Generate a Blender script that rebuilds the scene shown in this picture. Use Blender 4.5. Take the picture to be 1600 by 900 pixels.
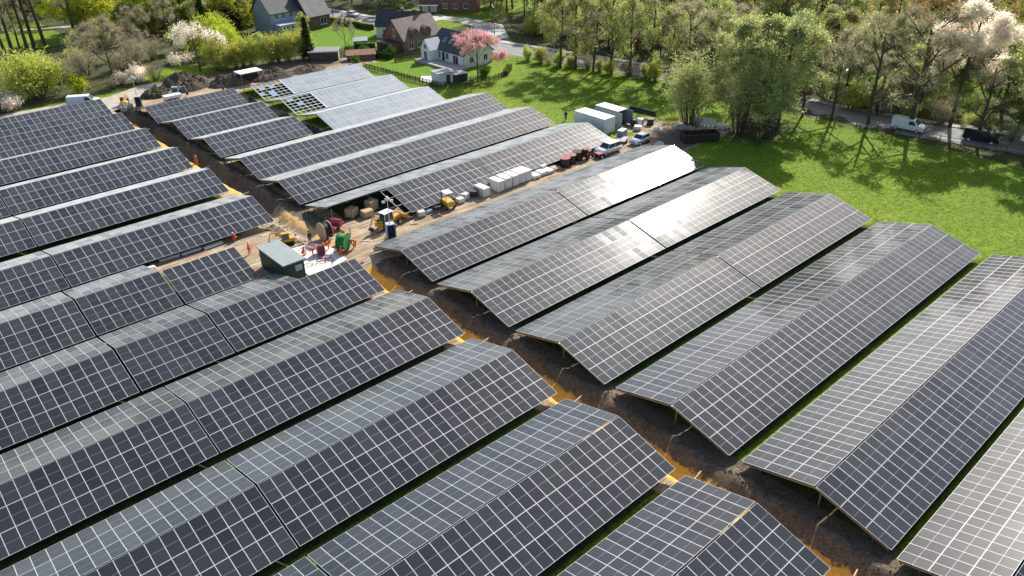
import bpy, bmesh, math, random
from mathutils import Vector, Matrix, noise, Quaternion
R = math.radians
random.seed(7)
SC = bpy.context.scene
for o in list(bpy.data.objects): bpy.data.objects.remove(o)
COL = SC.collection

# ------------------------------------------------------------------ camera, sky, sun, exposure
EAVE, RISE, CAMZ = .90, 1.644, 43.963
cam_d = bpy.data.cameras.new('camera'); cam = bpy.data.objects.new('camera', cam_d); COL.objects.link(cam)
cam_d.sensor_width = 36; cam_d.lens = 36 * 1212.86 / 1600; cam_d.clip_start = .5; cam_d.clip_end = 6000
cam.matrix_world = (Matrix.Translation((0, 0, CAMZ)) @ Matrix.Rotation(R(-41.428), 4, 'Z')
                    @ Matrix.Rotation(R(90 - 30.235), 4, 'X') @ Matrix.Rotation(R(-.995), 4, 'Z'))
SC.camera = cam
SUN_AZ, SUN_EL = 22.0, 36.0
w = bpy.data.worlds.new('World'); SC.world = w; w.use_nodes = True
wn = w.node_tree.nodes; wl = w.node_tree.links
sky = wn.new('ShaderNodeTexSky'); sky.sky_type = 'NISHITA'; sky.sun_disc = False
sky.sun_elevation = R(SUN_EL); sky.sun_rotation = R(90 - SUN_AZ); sky.air_density = 1.0; sky.dust_density = 1.6; sky.ozone_density = .55
wl.new(sky.outputs[0], wn['Background'].inputs[0]); wn['Background'].inputs[1].default_value = .12
sd = bpy.data.lights.new('sun', 'SUN'); sd.energy = 5.0; sd.angle = R(.53); sd.color = (1, .95, .87)
sun = bpy.data.objects.new('sun', sd); COL.objects.link(sun)
SDIR = Vector((math.cos(R(SUN_EL)) * math.cos(R(SUN_AZ)), math.cos(R(SUN_EL)) * math.sin(R(SUN_AZ)), math.sin(R(SUN_EL))))
sun.rotation_euler = (-SDIR).to_track_quat('-Z', 'Y').to_euler(); sun.location = (200, 80, 150)
SC.view_settings.view_transform = 'Standard'; SC.view_settings.look = 'None'
SC.view_settings.exposure = 0.5; SC.view_settings.gamma = 1
SC.render.engine = 'CYCLES'
SC.cycles.max_bounces = 6; SC.cycles.transparent_max_bounces = 4

CP, SP = math.cos(R(30.235)), math.sin(R(30.235)); CY, SY = math.cos(R(41.428)), math.sin(R(41.428))
def pj(x, y, z):
    """where a point would fall in a 1600x900 view: only used to leave out what the view cannot show"""
    a = CY*x - SY*y; b = SY*x + CY*y; z -= CAMZ
    d = b*CP - z*SP
    if d < 1: return (-9999, -9999)
    return (800 + 1212.86*a/d, 450 - 1212.86*(b*SP + z*CP)/d)

# ------------------------------------------------------------------ mesh helpers
class MB:
    def __init__(s): s.v = []; s.f = []; s.m = []
    def face(s, pts, m=0):
        n = len(s.v); s.v += [tuple(p) for p in pts]; s.f.append(tuple(range(n, n+len(pts)))); s.m.append(m)
    def box(s, x0, x1, y0, y1, z0, z1, m=0, M=None):
        p = [Vector((x, y, z)) for z in (z0, z1) for x, y in ((x0, y0), (x1, y0), (x1, y1), (x0, y1))]
        if M is not None: p = [M @ q for q in p]
        n = len(s.v); s.v += [tuple(q) for q in p]
        for f in ((0,3,2,1), (4,5,6,7), (0,1,5,4), (1,2,6,5), (2,3,7,6), (3,0,4,7)):
            s.f.append(tuple(n+i for i in f)); s.m.append(m)
    def bbox(s, x0, x1, y0, y1, z0, z1, b=.03, m=0, M=None):
        """box with chamfered edges"""
        bm = bmesh.new(); bmesh.ops.create_cube(bm, size=1)
        for q in bm.verts: q.co = Vector(((x0+x1)/2 + q.co.x*(x1-x0), (y0+y1)/2 + q.co.y*(y1-y0), (z0+z1)/2 + q.co.z*(z1-z0)))
        bmesh.ops.bevel(bm, geom=bm.edges[:] + bm.verts[:], offset=b, segments=1, affect='EDGES')
        n = len(s.v)
        for q in bm.verts: s.v.append(tuple(M @ q.co if M is not None else q.co))
        bm.verts.index_update()
        for f in bm.faces: s.f.append(tuple(n+q.index for q in f.verts)); s.m.append(m)
        bm.free()
    def tube(s, pts, rads, n=6, m=0, cap=True):
        pts = [Vector(p) for p in pts]
        if not hasattr(rads, '__len__'): rads = [rads]*len(pts)
        base = len(s.v); ring = []
        for i, p in enumerate(pts):
            t = (pts[min(i+1, len(pts)-1)] - pts[max(i-1, 0)]).normalized()
            a = t.cross(Vector((0, 0, 1)) if abs(t.z) < .9 else Vector((1, 0, 0))).normalized(); b = t.cross(a)
            for k in range(n):
                th = 2*math.pi*k/n; s.v.append(tuple(p + (a*math.cos(th) + b*math.sin(th))*rads[i]))
        for i in range(len(pts)-1):
            for k in range(n):
                q = base+i*n; s.f.append((q+k, q+(k+1) % n, q+n+(k+1) % n, q+n+k)); s.m.append(m)
        if cap:
            s.f.append(tuple(base+k for k in range(n))[::-1]); s.m.append(m)
            s.f.append(tuple(base+(len(pts)-1)*n+k for k in range(n))); s.m.append(m)
    def prism(s, poly, z0, z1, m=0, M=None):
        """polygon in xy pushed up from z0 to z1"""
        n = len(s.v); k = len(poly)
        P = [Vector((x, y, z)) for z in (z0, z1) for x, y in poly]
        if M is not None: P = [M @ q for q in P]
        s.v += [tuple(q) for q in P]
        s.f.append(tuple(n+i for i in range(k))[::-1]); s.m.append(m); s.f.append(tuple(n+k+i for i in range(k))); s.m.append(m)
        for i in range(k):
            j = (i+1) % k; s.f.append((n+i, n+j, n+k+j, n+k+i)); s.m.append(m)
    def mesh(s, name, mats, smooth=False):
        me = bpy.data.meshes.new(name); me.from_pydata(s.v, [], s.f)
        for q in (mats if isinstance(mats, (list, tuple)) else [mats]): me.materials.append(q)
        if any(s.m): me.polygons.foreach_set('material_index', s.m)
        if smooth: me.polygons.foreach_set('use_smooth', [True]*len(s.f))
        me.update(); return me
    def obj(s, name, mats, parent=None, smooth=False, recalc=False):
        me = s.mesh(name, mats, smooth)
        if recalc:
            bm = bmesh.new(); bm.from_mesh(me); bmesh.ops.recalc_face_normals(bm, faces=bm.faces[:]); bm.to_mesh(me); bm.free()
        return link(name, me, parent)
def link(name, data, parent=None, loc=None, rot=None):
    o = bpy.data.objects.new(name, data); COL.objects.link(o)
    if parent is not None: o.parent = parent
    if loc is not None: o.location = loc
    if rot is not None: o.rotation_euler = rot
    return o
def thing(name, label, cat, loc=(0, 0, 0), rz=0, group=None, sc=1):
    o = link(name, None, None, loc, (0, 0, rz)); o.empty_display_size = .3
    if sc != 1: o.scale = (sc, sc, sc) if not hasattr(sc, '__len__') else sc
    return tag(o, label, cat, group)
def tag(o, label, cat, group=None, kind=None):
    if label: o['label'] = label
    if cat: o['category'] = cat
    if group: o['group'] = group
    if kind: o['kind'] = kind
    return o
def copy_tree(o, parent=None, loc=None, rz=None, sc=None, label=None):
    c = o.copy(); COL.objects.link(c)
    if parent is not None: c.parent = parent
    if loc is not None: c.location = loc
    if rz is not None: c.rotation_euler.z = rz
    if sc is not None: c.scale = sc if hasattr(sc, '__len__') else (sc,)*3
    if label: c['label'] = label
    for ch in list(o.children): copy_tree(ch, c)
    return c

# ------------------------------------------------------------------ materials
class NT:
    def __init__(s, name):
        s.m = bpy.data.materials.new(name); s.m.use_nodes = True; s.t = s.m.node_tree
        s.b = s.t.nodes['Principled BSDF']; s.o = s.t.nodes['Material Output']
    def n(s, typ, **k):
        q = s.t.nodes.new(typ)
        for a, v in k.items(): setattr(q, a, v)
        return q
    def l(s, a, b): s.t.links.new(a, b)
    def noise(s, scale, detail=4, rough=.55, coord='Object', dist=0):
        tc = s.n('ShaderNodeTexCoord'); q = s.n('ShaderNodeTexNoise')
        q.inputs['Scale'].default_value = scale; q.inputs['Detail'].default_value = detail; q.inputs['Roughness'].default_value = rough; q.inputs['Distortion'].default_value = dist
        s.l(tc.outputs[coord], q.inputs['Vector']); return q.outputs['Fac']
    def ramp(s, fac, stops):
        q = s.n('ShaderNodeValToRGB'); e = q.color_ramp.elements
        while len(e) < len(stops): e.new(.5)
        for a, (p, c) in zip(e, stops): a.position = p; a.color = (*c, 1) if hasattr(c, '__len__') else (c, c, c, 1)
        s.l(fac, q.inputs[0]); return q.outputs[0]
    def mix(s, f, a, b, mode='MIX'):
        q = s.n('ShaderNodeMix', data_type='RGBA', blend_type=mode)
        for i, x in ((0, f), (6, a), (7, b)):
            if hasattr(x, 'is_linked') or hasattr(x, 'links'): s.l(x, q.inputs[i])
            elif i == 0: q.inputs[0].default_value = x
            else: q.inputs[i].default_value = (*x, 1)
        return q.outputs[2]
    def math(s, op, a, b=None, c=None):
        q = s.n('ShaderNodeMath', operation=op)
        for i, x in enumerate((a, b, c)):
            if x is None: continue
            if isinstance(x, (int, float)): q.inputs[i].default_value = x
            else: s.l(x, q.inputs[i])
        return q.outputs[0]
    def attr(s, name):
        q = s.n('ShaderNodeAttribute', attribute_name=name); return q.outputs['Fac']
    def bump(s, h, dist=.02, st=1):
        q = s.n('ShaderNodeBump'); q.inputs['Distance'].default_value = dist; q.inputs['Strength'].default_value = st
        s.l(h, q.inputs['Height']); s.l(q.outputs[0], s.b.inputs['Normal'])
    def base(s, c, rough=.8, metal=0, spec=None):
        if isinstance(c, tuple): s.b.inputs['Base Color'].default_value = (*c, 1)
        else: s.l(c, s.b.inputs['Base Color'])
        s.b.inputs['Roughness'].default_value = rough; s.b.inputs['Metallic'].default_value = metal
        if spec is not None: s.b.inputs['Specular IOR Level'].default_value = spec
        return s
def plain(name, c, rough=.6, metal=0, var=.15, scale=3, bump=0, spec=None):
    q = NT(name); f = q.noise(scale, 5, .6)
    lo = tuple(x*(1-var) for x in c); hi = tuple(min(1, x*(1+var)) for x in c)
    q.base(q.ramp(f, [(.3, lo), (.7, hi)]), rough, metal, spec)
    if bump: q.bump(f, bump)
    return q.m
def brick(name, c1, c2, mortar, sc=1):
    q = NT(name); tc = q.n('ShaderNodeTexCoord'); mp = q.n('ShaderNodeMapping'); g = q.n('ShaderNodeNewGeometry')
    # bricks run along the walls: use x+y along the wall, z up
    sx = q.n('ShaderNodeSeparateXYZ'); q.l(tc.outputs['Object'], sx.inputs[0])
    cx = q.n('ShaderNodeCombineXYZ'); q.l(q.math('ADD', sx.outputs[0], sx.outputs[1]), cx.inputs[0]); q.l(sx.outputs[2], cx.inputs[1])
    b = q.n('ShaderNodeTexBrick'); q.l(cx.outputs[0], b.inputs['Vector'])
    b.inputs['Color1'].default_value = (*c1, 1); b.inputs['Color2'].default_value = (*c2, 1); b.inputs['Mortar'].default_value = (*mortar, 1)
    b.inputs['Scale'].default_value = 1; b.inputs['Brick Width'].default_value = .24*sc; b.inputs['Row Height'].default_value = .08*sc; b.inputs['Mortar Size'].default_value = .008*sc
    f = q.noise(.9, 5); q.base(q.mix(.5, b.outputs[0], q.ramp(f, [(.3, tuple(x*.6 for x in c1)), (.7, tuple(x*1.25 for x in c2))])), .85)
    q.bump(b.outputs['Fac'], .01, -.4); return q.m
def tiles(name, c1, c2, rough=.7):
    q = NT(name); tc = q.n('ShaderNodeTexCoord')
    sx = q.n('ShaderNodeSeparateXYZ'); q.l(tc.outputs['Object'], sx.inputs[0])
    cx = q.n('ShaderNodeCombineXYZ'); q.l(sx.outputs[0], cx.inputs[0]); q.l(q.math('MULTIPLY', sx.outputs[2], 1.2), cx.inputs[1])
    b = q.n('ShaderNodeTexBrick'); q.l(cx.outputs[0], b.inputs['Vector'])
    b.inputs['Color1'].default_value = (*c1, 1); b.inputs['Color2'].default_value = (*c2, 1); b.inputs['Mortar'].default_value = (*(x*.45 for x in c1), 1)
    b.inputs['Scale'].default_value = 1; b.inputs['Brick Width'].default_value = .3; b.inputs['Row Height'].default_value = .3; b.inputs['Mortar Size'].default_value = .02
    f = q.noise(.6, 6, .65); q.base(q.mix(.55, b.outputs[0], q.ramp(f, [(.3, tuple(x*.75 for x in c1)), (.7, tuple(min(1, x*1.3) for x in c2))])), rough)
    q.bump(b.outputs['Fac'], .02, -.5); return q.m

M = {}
PL = 2.058
# --- panel glass: navy/black cells behind slightly dusty glass, a little different from panel to panel
def cell_mat(name, ca, cb, dust, r1, tau):
    q = NT(name); oi = q.n('ShaderNodeObjectInfo')
    c = q.ramp(oi.outputs['Random'], [(0, ca), (.5, tuple((x+y)/2 for x, y in zip(ca, cb))), (1, cb)])
    f = q.noise(.25, 4, .6, 'Object'); c2 = q.mix(q.math('MULTIPLY', f, .15), c, (.10, .095, .085))
    tc = q.n('ShaderNodeTexCoord'); sx = q.n('ShaderNodeSeparateXYZ'); q.l(tc.outputs['Object'], sx.inputs[0])
    # cell grid, 6 x 24 half cells with fine pale gaps
    def line(o, per, w):
        fr = q.math('FRACT', q.math('DIVIDE', q.math('ADD', o, 10.0), per)); return q.math('LESS_THAN', fr, w)
    g = q.math('MAXIMUM', line(sx.outputs[0], .16, .035), line(sx.outputs[1], .0855, .03))
    c3 = q.mix(q.math('MULTIPLY', g, .10), c2, (.22, .23, .26))
    q.base(c3, r1, 0, .46); q.b.inputs['Specular Tint'].default_value = (.90, .97, .97, 1)
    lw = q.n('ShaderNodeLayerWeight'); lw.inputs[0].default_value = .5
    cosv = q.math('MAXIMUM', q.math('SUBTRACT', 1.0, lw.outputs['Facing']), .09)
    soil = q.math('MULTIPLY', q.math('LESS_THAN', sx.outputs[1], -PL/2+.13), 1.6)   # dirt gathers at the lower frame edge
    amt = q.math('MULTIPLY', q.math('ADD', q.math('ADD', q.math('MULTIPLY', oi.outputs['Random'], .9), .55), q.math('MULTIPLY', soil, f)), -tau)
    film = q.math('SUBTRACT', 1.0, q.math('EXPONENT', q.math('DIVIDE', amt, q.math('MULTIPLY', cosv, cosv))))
    dd = q.n('ShaderNodeBsdfDiffuse'); dd.inputs['Color'].default_value = (.50, .53, .52, 1)
    wide = q.n('ShaderNodeBsdfGlossy'); wide.inputs['Roughness'].default_value = .36; wide.inputs['Color'].default_value = (.9, .94, 1, 1)
    mx = q.n('ShaderNodeMixShader'); mx.inputs[0].default_value = dust
    q.l(q.b.outputs[0], mx.inputs[1]); q.l(wide.outputs[0], mx.inputs[2])
    m2 = q.n('ShaderNodeMixShader'); q.l(film, m2.inputs[0]); q.l(mx.outputs[0], m2.inputs[1]); q.l(dd.outputs[0], m2.inputs[2]); q.l(m2.outputs[0], q.o.inputs[0]); return q.m
M['cell'] = cell_mat('panel_cells', (.006, .008, .013), (.014, .015, .021), .005, .095, .014)
M['cell_sheen'] = cell_mat('sky_sheen_panel_cells', (.22, .25, .27), (.25, .28, .30), .05, .2, .07)  # bright sky reflection put into a pale cell colour
M['alu'] = plain('frame_aluminium', (.56, .56, .58), .55, .1, .06, 2)
M['back'] = plain('panel_backsheet', (.5, .5, .5), .6)
M['strip'] = plain('panel_middle_gap', (.22, .22, .24), .4)
M['galv'] = plain('galvanised_steel', (.24, .25, .27), .45, .6, .2, 4)
M['galv_l'] = plain('bright_galvanised_steel', (.68, .69, .7), .5, .3, .12, 4)
M['bluefilm'] = plain('blue_membrane', (.16, .30, .50), .5, 0, .3, 2)
# --- land: grass, dirt, sand and dark soil, spread by three attributes
def land():
    q = NT('land')
    n1 = q.noise(.35, 6, .6); n2 = q.noise(2.2, 6, .7); n3 = q.noise(9, 4, .7); n0 = q.noise(.06, 3, .5)
    lush = q.mix(q.ramp(n2, [(.40, 0.), (.58, 1.)]), (.085, .155, .006), (.25, .34, .016)); n4 = q.noise(.9, 5, .75)
    lush = q.mix(q.ramp(n4, [(.38, .8), (.48, 0.)]), lush, (.07, .125, .01))
    lush = q.mix(q.ramp(n3, [(.32, 1.), (.5, 0.)]), lush, (.055, .095, .010))
    lush = q.mix(q.ramp(n1, [(.56, 0.), (.70, .55)]), lush, (.32, .33, .05))
    lush = q.mix(q.ramp(n0, [(.35, .35), (.6, 0.)]), lush, (.07, .15, .012))
    wood = q.mix(q.ramp(n2, [(.35, 0.), (.65, 1.)]), (.035, .045, .014), (.10, .085, .045))  # leaf litter; also carries the shade painted under the tables
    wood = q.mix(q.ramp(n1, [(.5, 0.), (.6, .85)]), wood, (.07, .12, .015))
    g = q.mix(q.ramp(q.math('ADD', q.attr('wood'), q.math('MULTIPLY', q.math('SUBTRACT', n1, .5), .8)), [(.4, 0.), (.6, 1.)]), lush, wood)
    dirt = q.mix(q.ramp(n1, [(.35, 0.), (.65, 1.)]), (.38, .28, .175), (.56, .45, .32))
    dirt = q.mix(q.ramp(n2, [(.45, 0.), (.75, .6)]), dirt, (.17, .125, .08))
    tc = q.n('ShaderNodeTexCoord'); mp = q.n('ShaderNodeMapping'); mp.inputs['Scale'].default_value = (.12, 2.6, 1); q.l(tc.outputs['Object'], mp.inputs[0])
    st = q.n('ShaderNodeTexNoise'); st.inputs['Scale'].default_value = 1; st.inputs['Detail'].default_value = 4; st.inputs['Distortion'].default_value = .4; q.l(mp.outputs[0], st.inputs['Vector'])
    dirt = q.mix(q.ramp(st.outputs['Fac'], [(.50, 0.), (.58, .75)]), dirt, (.20, .145, .09))
    sand = q.mix(q.ramp(n2, [(.3, 0.), (.7, 1.)]), (.68, .37, .06), (.82, .50, .12))
    soil = q.mix(q.ramp(n3, [(.35, 0.), (.7, 1.)]), (.08, .06, .042), (.30, .235, .17))
    soil = q.mix(q.ramp(n2, [(.45, 0.), (.7, .6)]), soil, (.085, .06, .035))
    def th(a, amp=.55): return q.ramp(q.math('ADD', q.attr(a), q.math('MULTIPLY', q.math('SUBTRACT', q.math('ADD', q.math('MULTIPLY', n1, .4), q.math('MULTIPLY', n2, .6)), .5), amp)), [(.42, 0.), (.56, 1.)])
    c = q.mix(th('dirt', 1.1), g, dirt); c = q.mix(th('sand', .6), c, sand); c = q.mix(th('soil', 1.5), c, soil)
    q.base(c, .95, 0, .2)
    h = q.math('ADD', q.math('MULTIPLY', n3, .5), n2); q.bump(h, .10, 1.0)
    return q.m
M['land'] = land()
M['lawn'] = plain('mown_lawn', (.115, .215, .012), .95, 0, .28, 1.5, .03, .2)
q = NT('old_asphalt'); n1 = q.noise(.5, 6, .6); n2 = q.noise(12, 3)
q.base(q.mix(.3, q.ramp(n1, [(.3, (.20, .20, .20)), (.7, (.30, .295, .285))]), q.ramp(n2, [(.3, .1), (.7, .35)])), .9); M['asphalt'] = q.m
M['concrete'] = plain('concrete', (.38, .37, .35), .9, 0, .2, 1.2)
M['paving'] = plain('pale_paving', (.5, .46, .42), .9, 0, .15, 1.5)
M['gravel'] = plain('pale_gravel_track', (.42, .37, .31), .95, 0, .25, .8, .05)
M['whiteline'] = plain('road_paint', (.75, .75, .72), .7)
M['white'] = plain('white_render', (.74, .75, .76), .8, 0, .06, .8)
M['cream'] = plain('cream_render', (.6, .56, .48), .8, 0, .08, .8)
M['whitepaint'] = plain('white_paint', (.75, .75, .75), .35, 0, .05)
M['slab'] = plain('white_sheet', (.72, .70, .66), .7, 0, .1, .8)
M['brick'] = brick('red_brick', (.20, .075, .05), (.27, .11, .075), (.28, .24, .2))
M['brickdark'] = brick('brown_brick', (.12, .06, .045), (.17, .09, .065), (.2, .17, .15))
M['rooftile'] = tiles('brown_tiles', (.13, .09, .075), (.23, .17, .145))
M['slate'] = tiles('dark_slates', (.035, .038, .045), (.06, .063, .07), .6)
M['greyroof'] = tiles('grey_tiles', (.20, .19, .18), (.27, .26, .25))
M['glass'] = plain('window_glass', (.03, .04, .05), .08, 0, .2, 1)
M['skyglass'] = plain('rooflight_glass', (.10, .14, .2), .08, 0, .2, 1)
M['wood_dark'] = plain('weathered_wood', (.075, .058, .045), .85, 0, .35, 5)
M['wood_pale'] = plain('pale_wood', (.5, .37, .22), .8, 0, .2, 4)
M['door'] = plain('dark_door', (.03, .03, .035), .5)
M['cabin'] = plain('dark_green_cladding', (.018, .050, .038), .5, 0, .12, 2)
M['cabinroof'] = plain('grey_cabin_roof', (.27, .31, .30), .75, 0, .12, .9)
M['steelwhite'] = plain('container_white', (.76, .78, .78), .5, 0, .08, 1)
M['steelgrey'] = plain('container_grey', (.22, .25, .29), .5, 0, .1, 1)
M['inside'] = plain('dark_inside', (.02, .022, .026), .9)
M['yellow'] = plain('machine_yellow', (.62, .33, .03), .55, 0, .35, 2.5)
M['yellowdirty'] = plain('worn_machine_yellow', (.62, .36, .06), .6, 0, .3, 5)
M['rubber'] = plain('black_rubber', (.018, .018, .018), .85)
M['darkmetal'] = plain('dark_metal', (.03, .03, .034), .5, .3)
M['rust'] = plain('rusty_dark_steel', (.05, .028, .022), .75, .1, .35, 3)
M['red'] = plain('red_paint', (.24, .018, .028), .6, 0, .3)
M['orange'] = plain('hi_vis_orange', (.85, .13, .015), .7, 0, .1)
M['green'] = plain('cable_green', (.04, .22, .055), .6, 0, .35, 6)
M['blackcable'] = plain('cable_black', (.02, .02, .024), .5, 0, .2, 8)
M['redcable'] = plain('cable_red', (.26, .04, .05), .6, 0, .3, 6)
M['silver'] = plain('car_silver', (.52, .55, .58), .25, .35, .04)
M['carwhite'] = plain('car_white', (.74, .76, .78), .25, 0, .03)
M['cardark'] = plain('car_dark_blue', (.015, .02, .035), .22, .2, .05)
M['lamp'] = plain('lamp_glass', (.8, .8, .78), .2)
M['skin'] = plain('skin', (.45, .27, .19), .6)
M['navy'] = plain('navy_trousers', (.02, .025, .05), .85)
M['blackcloth'] = plain('black_cloth', (.015, .015, .017), .9)
M['helmet'] = plain('white_helmet', (.75, .75, .72), .4)
M['wrap'] = plain('white_wrapped_board', (.70, .67, .63), .6, 0, .1, 2)
M['bluegrey'] = plain('blue_grey_paint', (.42, .48, .55), .5, 0, .1, 2)
M['pvblack'] = plain('solar_black', (.012, .015, .03), .12)
M['bluewall'] = plain('blue_grey_render', (.28, .34, .42), .8, 0, .1)
M['bluetarp'] = plain('blue_plastic', (.08, .22, .45), .5)
M['bark'] = plain('bark', (.085, .068, .05), .95, 0, .35, 4, .02)
M['bark_pale'] = plain('pale_bark', (.17, .15, .12), .95, 0, .3, 4, .02)
def leaf(name, c1, c2, tr=.5, dark=None):
    q = NT(name); g = q.n('ShaderNodeNewGeometry'); oi = q.n('ShaderNodeObjectInfo')
    c = q.ramp(g.outputs['Random Per Island'], [(0, c1), (1, c2)])
    if dark: c = q.mix(q.ramp(q.noise(.55, 3, .5), [(.40, .75), (.55, 0.)]), c, dark)
    hs = q.n('ShaderNodeHueSaturation'); q.l(c, hs.inputs['Color'])
    q.l(q.math('ADD', q.math('MULTIPLY', oi.outputs['Random'], .03), .485), hs.inputs['Hue'])
    q.l(q.math('ADD', q.math('MULTIPLY', oi.outputs['Random'], .35), 1.02), hs.inputs['Value'])
    d = q.n('ShaderNodeBsdfDiffuse'); t = q.n('ShaderNodeBsdfTranslucent'); mx = q.n('ShaderNodeMixShader'); mx.inputs[0].default_value = tr
    for k in (d, t): q.l(hs.outputs[0], k.inputs['Color'])
    q.l(d.outputs[0], mx.inputs[1]); q.l(t.outputs[0], mx.inputs[2]); q.l(mx.outputs[0], q.o.inputs[0]); return q.m
M['l_bare'] = leaf('brown_twigs', (.30, .27, .17), (.46, .42, .28), .45)
M['l_bud'] = leaf('budding_leaves', (.40, .43, .12), (.64, .69, .20), .55, (.30, .32, .13))
M['l_fresh'] = leaf('fresh_leaves', (.38, .41, .15), (.60, .62, .25), .5, (.27, .29, .14))
M['l_yg'] = leaf('yellow_green_leaves', (.42, .43, .07), (.66, .66, .15), .5, (.28, .28, .08))
M['l_yellow'] = leaf('yellow_willow_leaves', (.42, .44, .03), (.62, .62, .07), .5, (.24, .30, .03))
M['l_white'] = leaf('white_blossom', (.86, .76, .66), (.97, .90, .82), .55, (.62, .55, .46))
M['l_pink'] = leaf('pink_blossom', (.72, .36, .40), (.88, .58, .60), .45, (.45, .26, .26))
M['l_dark'] = leaf('evergreen_leaves', (.02, .035, .014), (.06, .09, .03), .25)
M['l_green'] = leaf('green_leaves', (.10, .18, .03), (.20, .30, .05), .45, (.06, .10, .02))
M['l_bronze'] = leaf('bronze_leaves', (.40, .25, .07), (.60, .42, .12), .5, (.28, .19, .08))

# ------------------------------------------------------------------ terrain
def sst(a, b, x): t = max(0, min(1, (x-a)/(b-a))); return t*t*(3-2*t)
def nz(x, y, s, o=0): return noise.noise(Vector((x*s, y*s, o)))
def bump2(x, c, w): return math.exp(-((x-c)/w)**2)
def box_in(u, v, u0, u1, v0, v1, e=1.5):
    d = min(u-u0, u1-u, v-v0, v1-v); return max(0, min(1, .5 + d/(2*e)))
def height(u, v):
    z = 0
    if 30 < u < 52 and -8 < v < 166:
        n = nz(u, v, .35); n2 = nz(u, v, 1.1, 5)
        a = sst(73.5, 70.5, v)                                  # southern trench
        if a > 0:
            c = 40.6 + .2*nz(0, v, .12, 3) + .12*nz(2, v, .8, 3)
            z -= a*(1.02 + .14*n + .12*n2)*sst(c-1.3, c-.7, u)*(.3*sst(c+2.4, c, u) + .7*max(0, min(1, (c+2.4-u)/2.4)))
            z += a*(.20 + .20*n + .18*n2)*bump2(u, 42.9 + .35*nz(1, v, .15), .85)
            z += a*.10*(n2+n)*sst(38.6, 39.3, u)*sst(47, 45, u)
        b = sst(82.5, 85, v)*sst(164, 158, v)                   # northern trench
        if b > 0:
            c = 39.3 + .3*nz(0, v, .12, 7) + .35*nz(3, v, .5, 2); c += 1.2*sst(92, 100, v)
            z -= b*(.55 + .45*sst(90, 97, v))*sst(c-1.3, c-.1, u)*sst(c+1.9, c+.2, u)
            z += b*(.35 + .35*n + .25*n2)*bump2(u, 42.3, .8)*sst(90, 97, v)
            z += b*.13*n2*sst(36, 38, u)
    if box_in(u, v, 30, 112, 68, 92, 1) > .4: z += .06*nz(u, v, .6) + .03*nz(u, v, 2, 1)
    if 56 < u < 65 and 114 < v < 156: z += .35*max(0, nz(u, v, .3, 2))*bump2(u, 60.6, 1.5)
    if u > 92 and v < 70: z += .12*nz(u, v, .15, 9)
    return z
UNDER_SHADE = [(43.5, 94, c-6.3, c+5.7) for c in (68.75, 55.9, 42.85, 29.75, 16.65, 4)] + [(-14, 39.4, c-6.3, c+5.7) for c in (70.8, 58, 44.85, 31.72, 18.7, 5.65)] \
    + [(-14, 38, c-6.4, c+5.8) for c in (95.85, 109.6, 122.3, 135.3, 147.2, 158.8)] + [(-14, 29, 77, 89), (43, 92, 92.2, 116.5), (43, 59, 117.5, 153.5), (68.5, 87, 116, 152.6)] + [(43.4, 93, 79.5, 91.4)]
def kinds(u, v):
    d = max(box_in(u, v, 44, 101, 73.6, 80.2, .9), box_in(u, v, 28.5, 53, 71.5, 84.5), box_in(u, v, 22, 46, 86.3, 91.8, .8), box_in(u, v, 37.2, 44.6, -8, 164, .9),
            box_in(u, v, 36, 61, 151.5, 166), box_in(u, v, 59, 96, 153.5, 164, 1.2), box_in(u, v, 94, 112, 70, 80, 2), box_in(u, v, 59.3, 62.8, 114, 153, .9)*.95,
            box_in(u, v, 99, 109, 79, 86, 2)*.75, box_in(u, v, 30, 44, 84, 93, 1))
    a = sst(73.5, 71, v)
    s = a*box_in(u, v, 38.9, 42.0 , -8, 74, .5)
    s = max(s, box_in(u, v, 39.3, 42.0, 79, 94, 1.0)*.50, box_in(u, v, 38.2, 39.9, 95, 150, .6)*.62)
    o = max(a*box_in(u, v, 41.55, 44.9, -8, 74, .9), box_in(u, v, 40.0, 43.6, 96, 158, .8), box_in(u, v, 97, 108, 70.5, 79.5, 1.5), box_in(u, v, 60, 92, 157, 172, 2)*.7,
            box_in(u, v, 36.5, 39, 83, 91, .8)*.7, box_in(u, v, 41.5, 44, 84, 96, .8))
    # under trees and in gardens: leaf litter
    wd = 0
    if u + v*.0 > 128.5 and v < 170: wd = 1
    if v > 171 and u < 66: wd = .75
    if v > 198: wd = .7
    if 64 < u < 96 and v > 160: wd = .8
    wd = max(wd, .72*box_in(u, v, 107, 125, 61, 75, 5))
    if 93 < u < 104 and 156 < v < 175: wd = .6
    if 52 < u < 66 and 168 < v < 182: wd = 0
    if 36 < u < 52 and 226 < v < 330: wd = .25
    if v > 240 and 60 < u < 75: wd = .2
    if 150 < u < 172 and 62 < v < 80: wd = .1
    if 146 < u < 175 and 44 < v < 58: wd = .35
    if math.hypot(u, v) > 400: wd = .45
    for u0, u1, v0, v1 in UNDER_SHADE:  # shade of the tables painted into the ground as sparse dark soil
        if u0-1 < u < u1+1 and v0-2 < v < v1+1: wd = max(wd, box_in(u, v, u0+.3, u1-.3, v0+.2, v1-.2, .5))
    return d, s, o, wd
def axis(segs):
    r = []
    for a, b, st in segs:
        n = max(1, round((b-a)/st)); r += [a + (b-a)*i/n for i in range(n)]
    return r + [segs[-1][1]]
US = axis([(-2500, -600, 300), (-600, -60, 60), (-60, 16, 4), (16, 36, 1), (36, 47, .28), (47, 112, .8), (112, 150, 2), (150, 300, 5), (300, 900, 60), (900, 3500, 400)])
VS = axis([(-2500, -600, 300), (-600, -20, 58), (-20, -2, 2), (-2, 100, .5), (100, 176, .8), (176, 320, 4), (320, 900, 58), (900, 3500, 400)])
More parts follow.
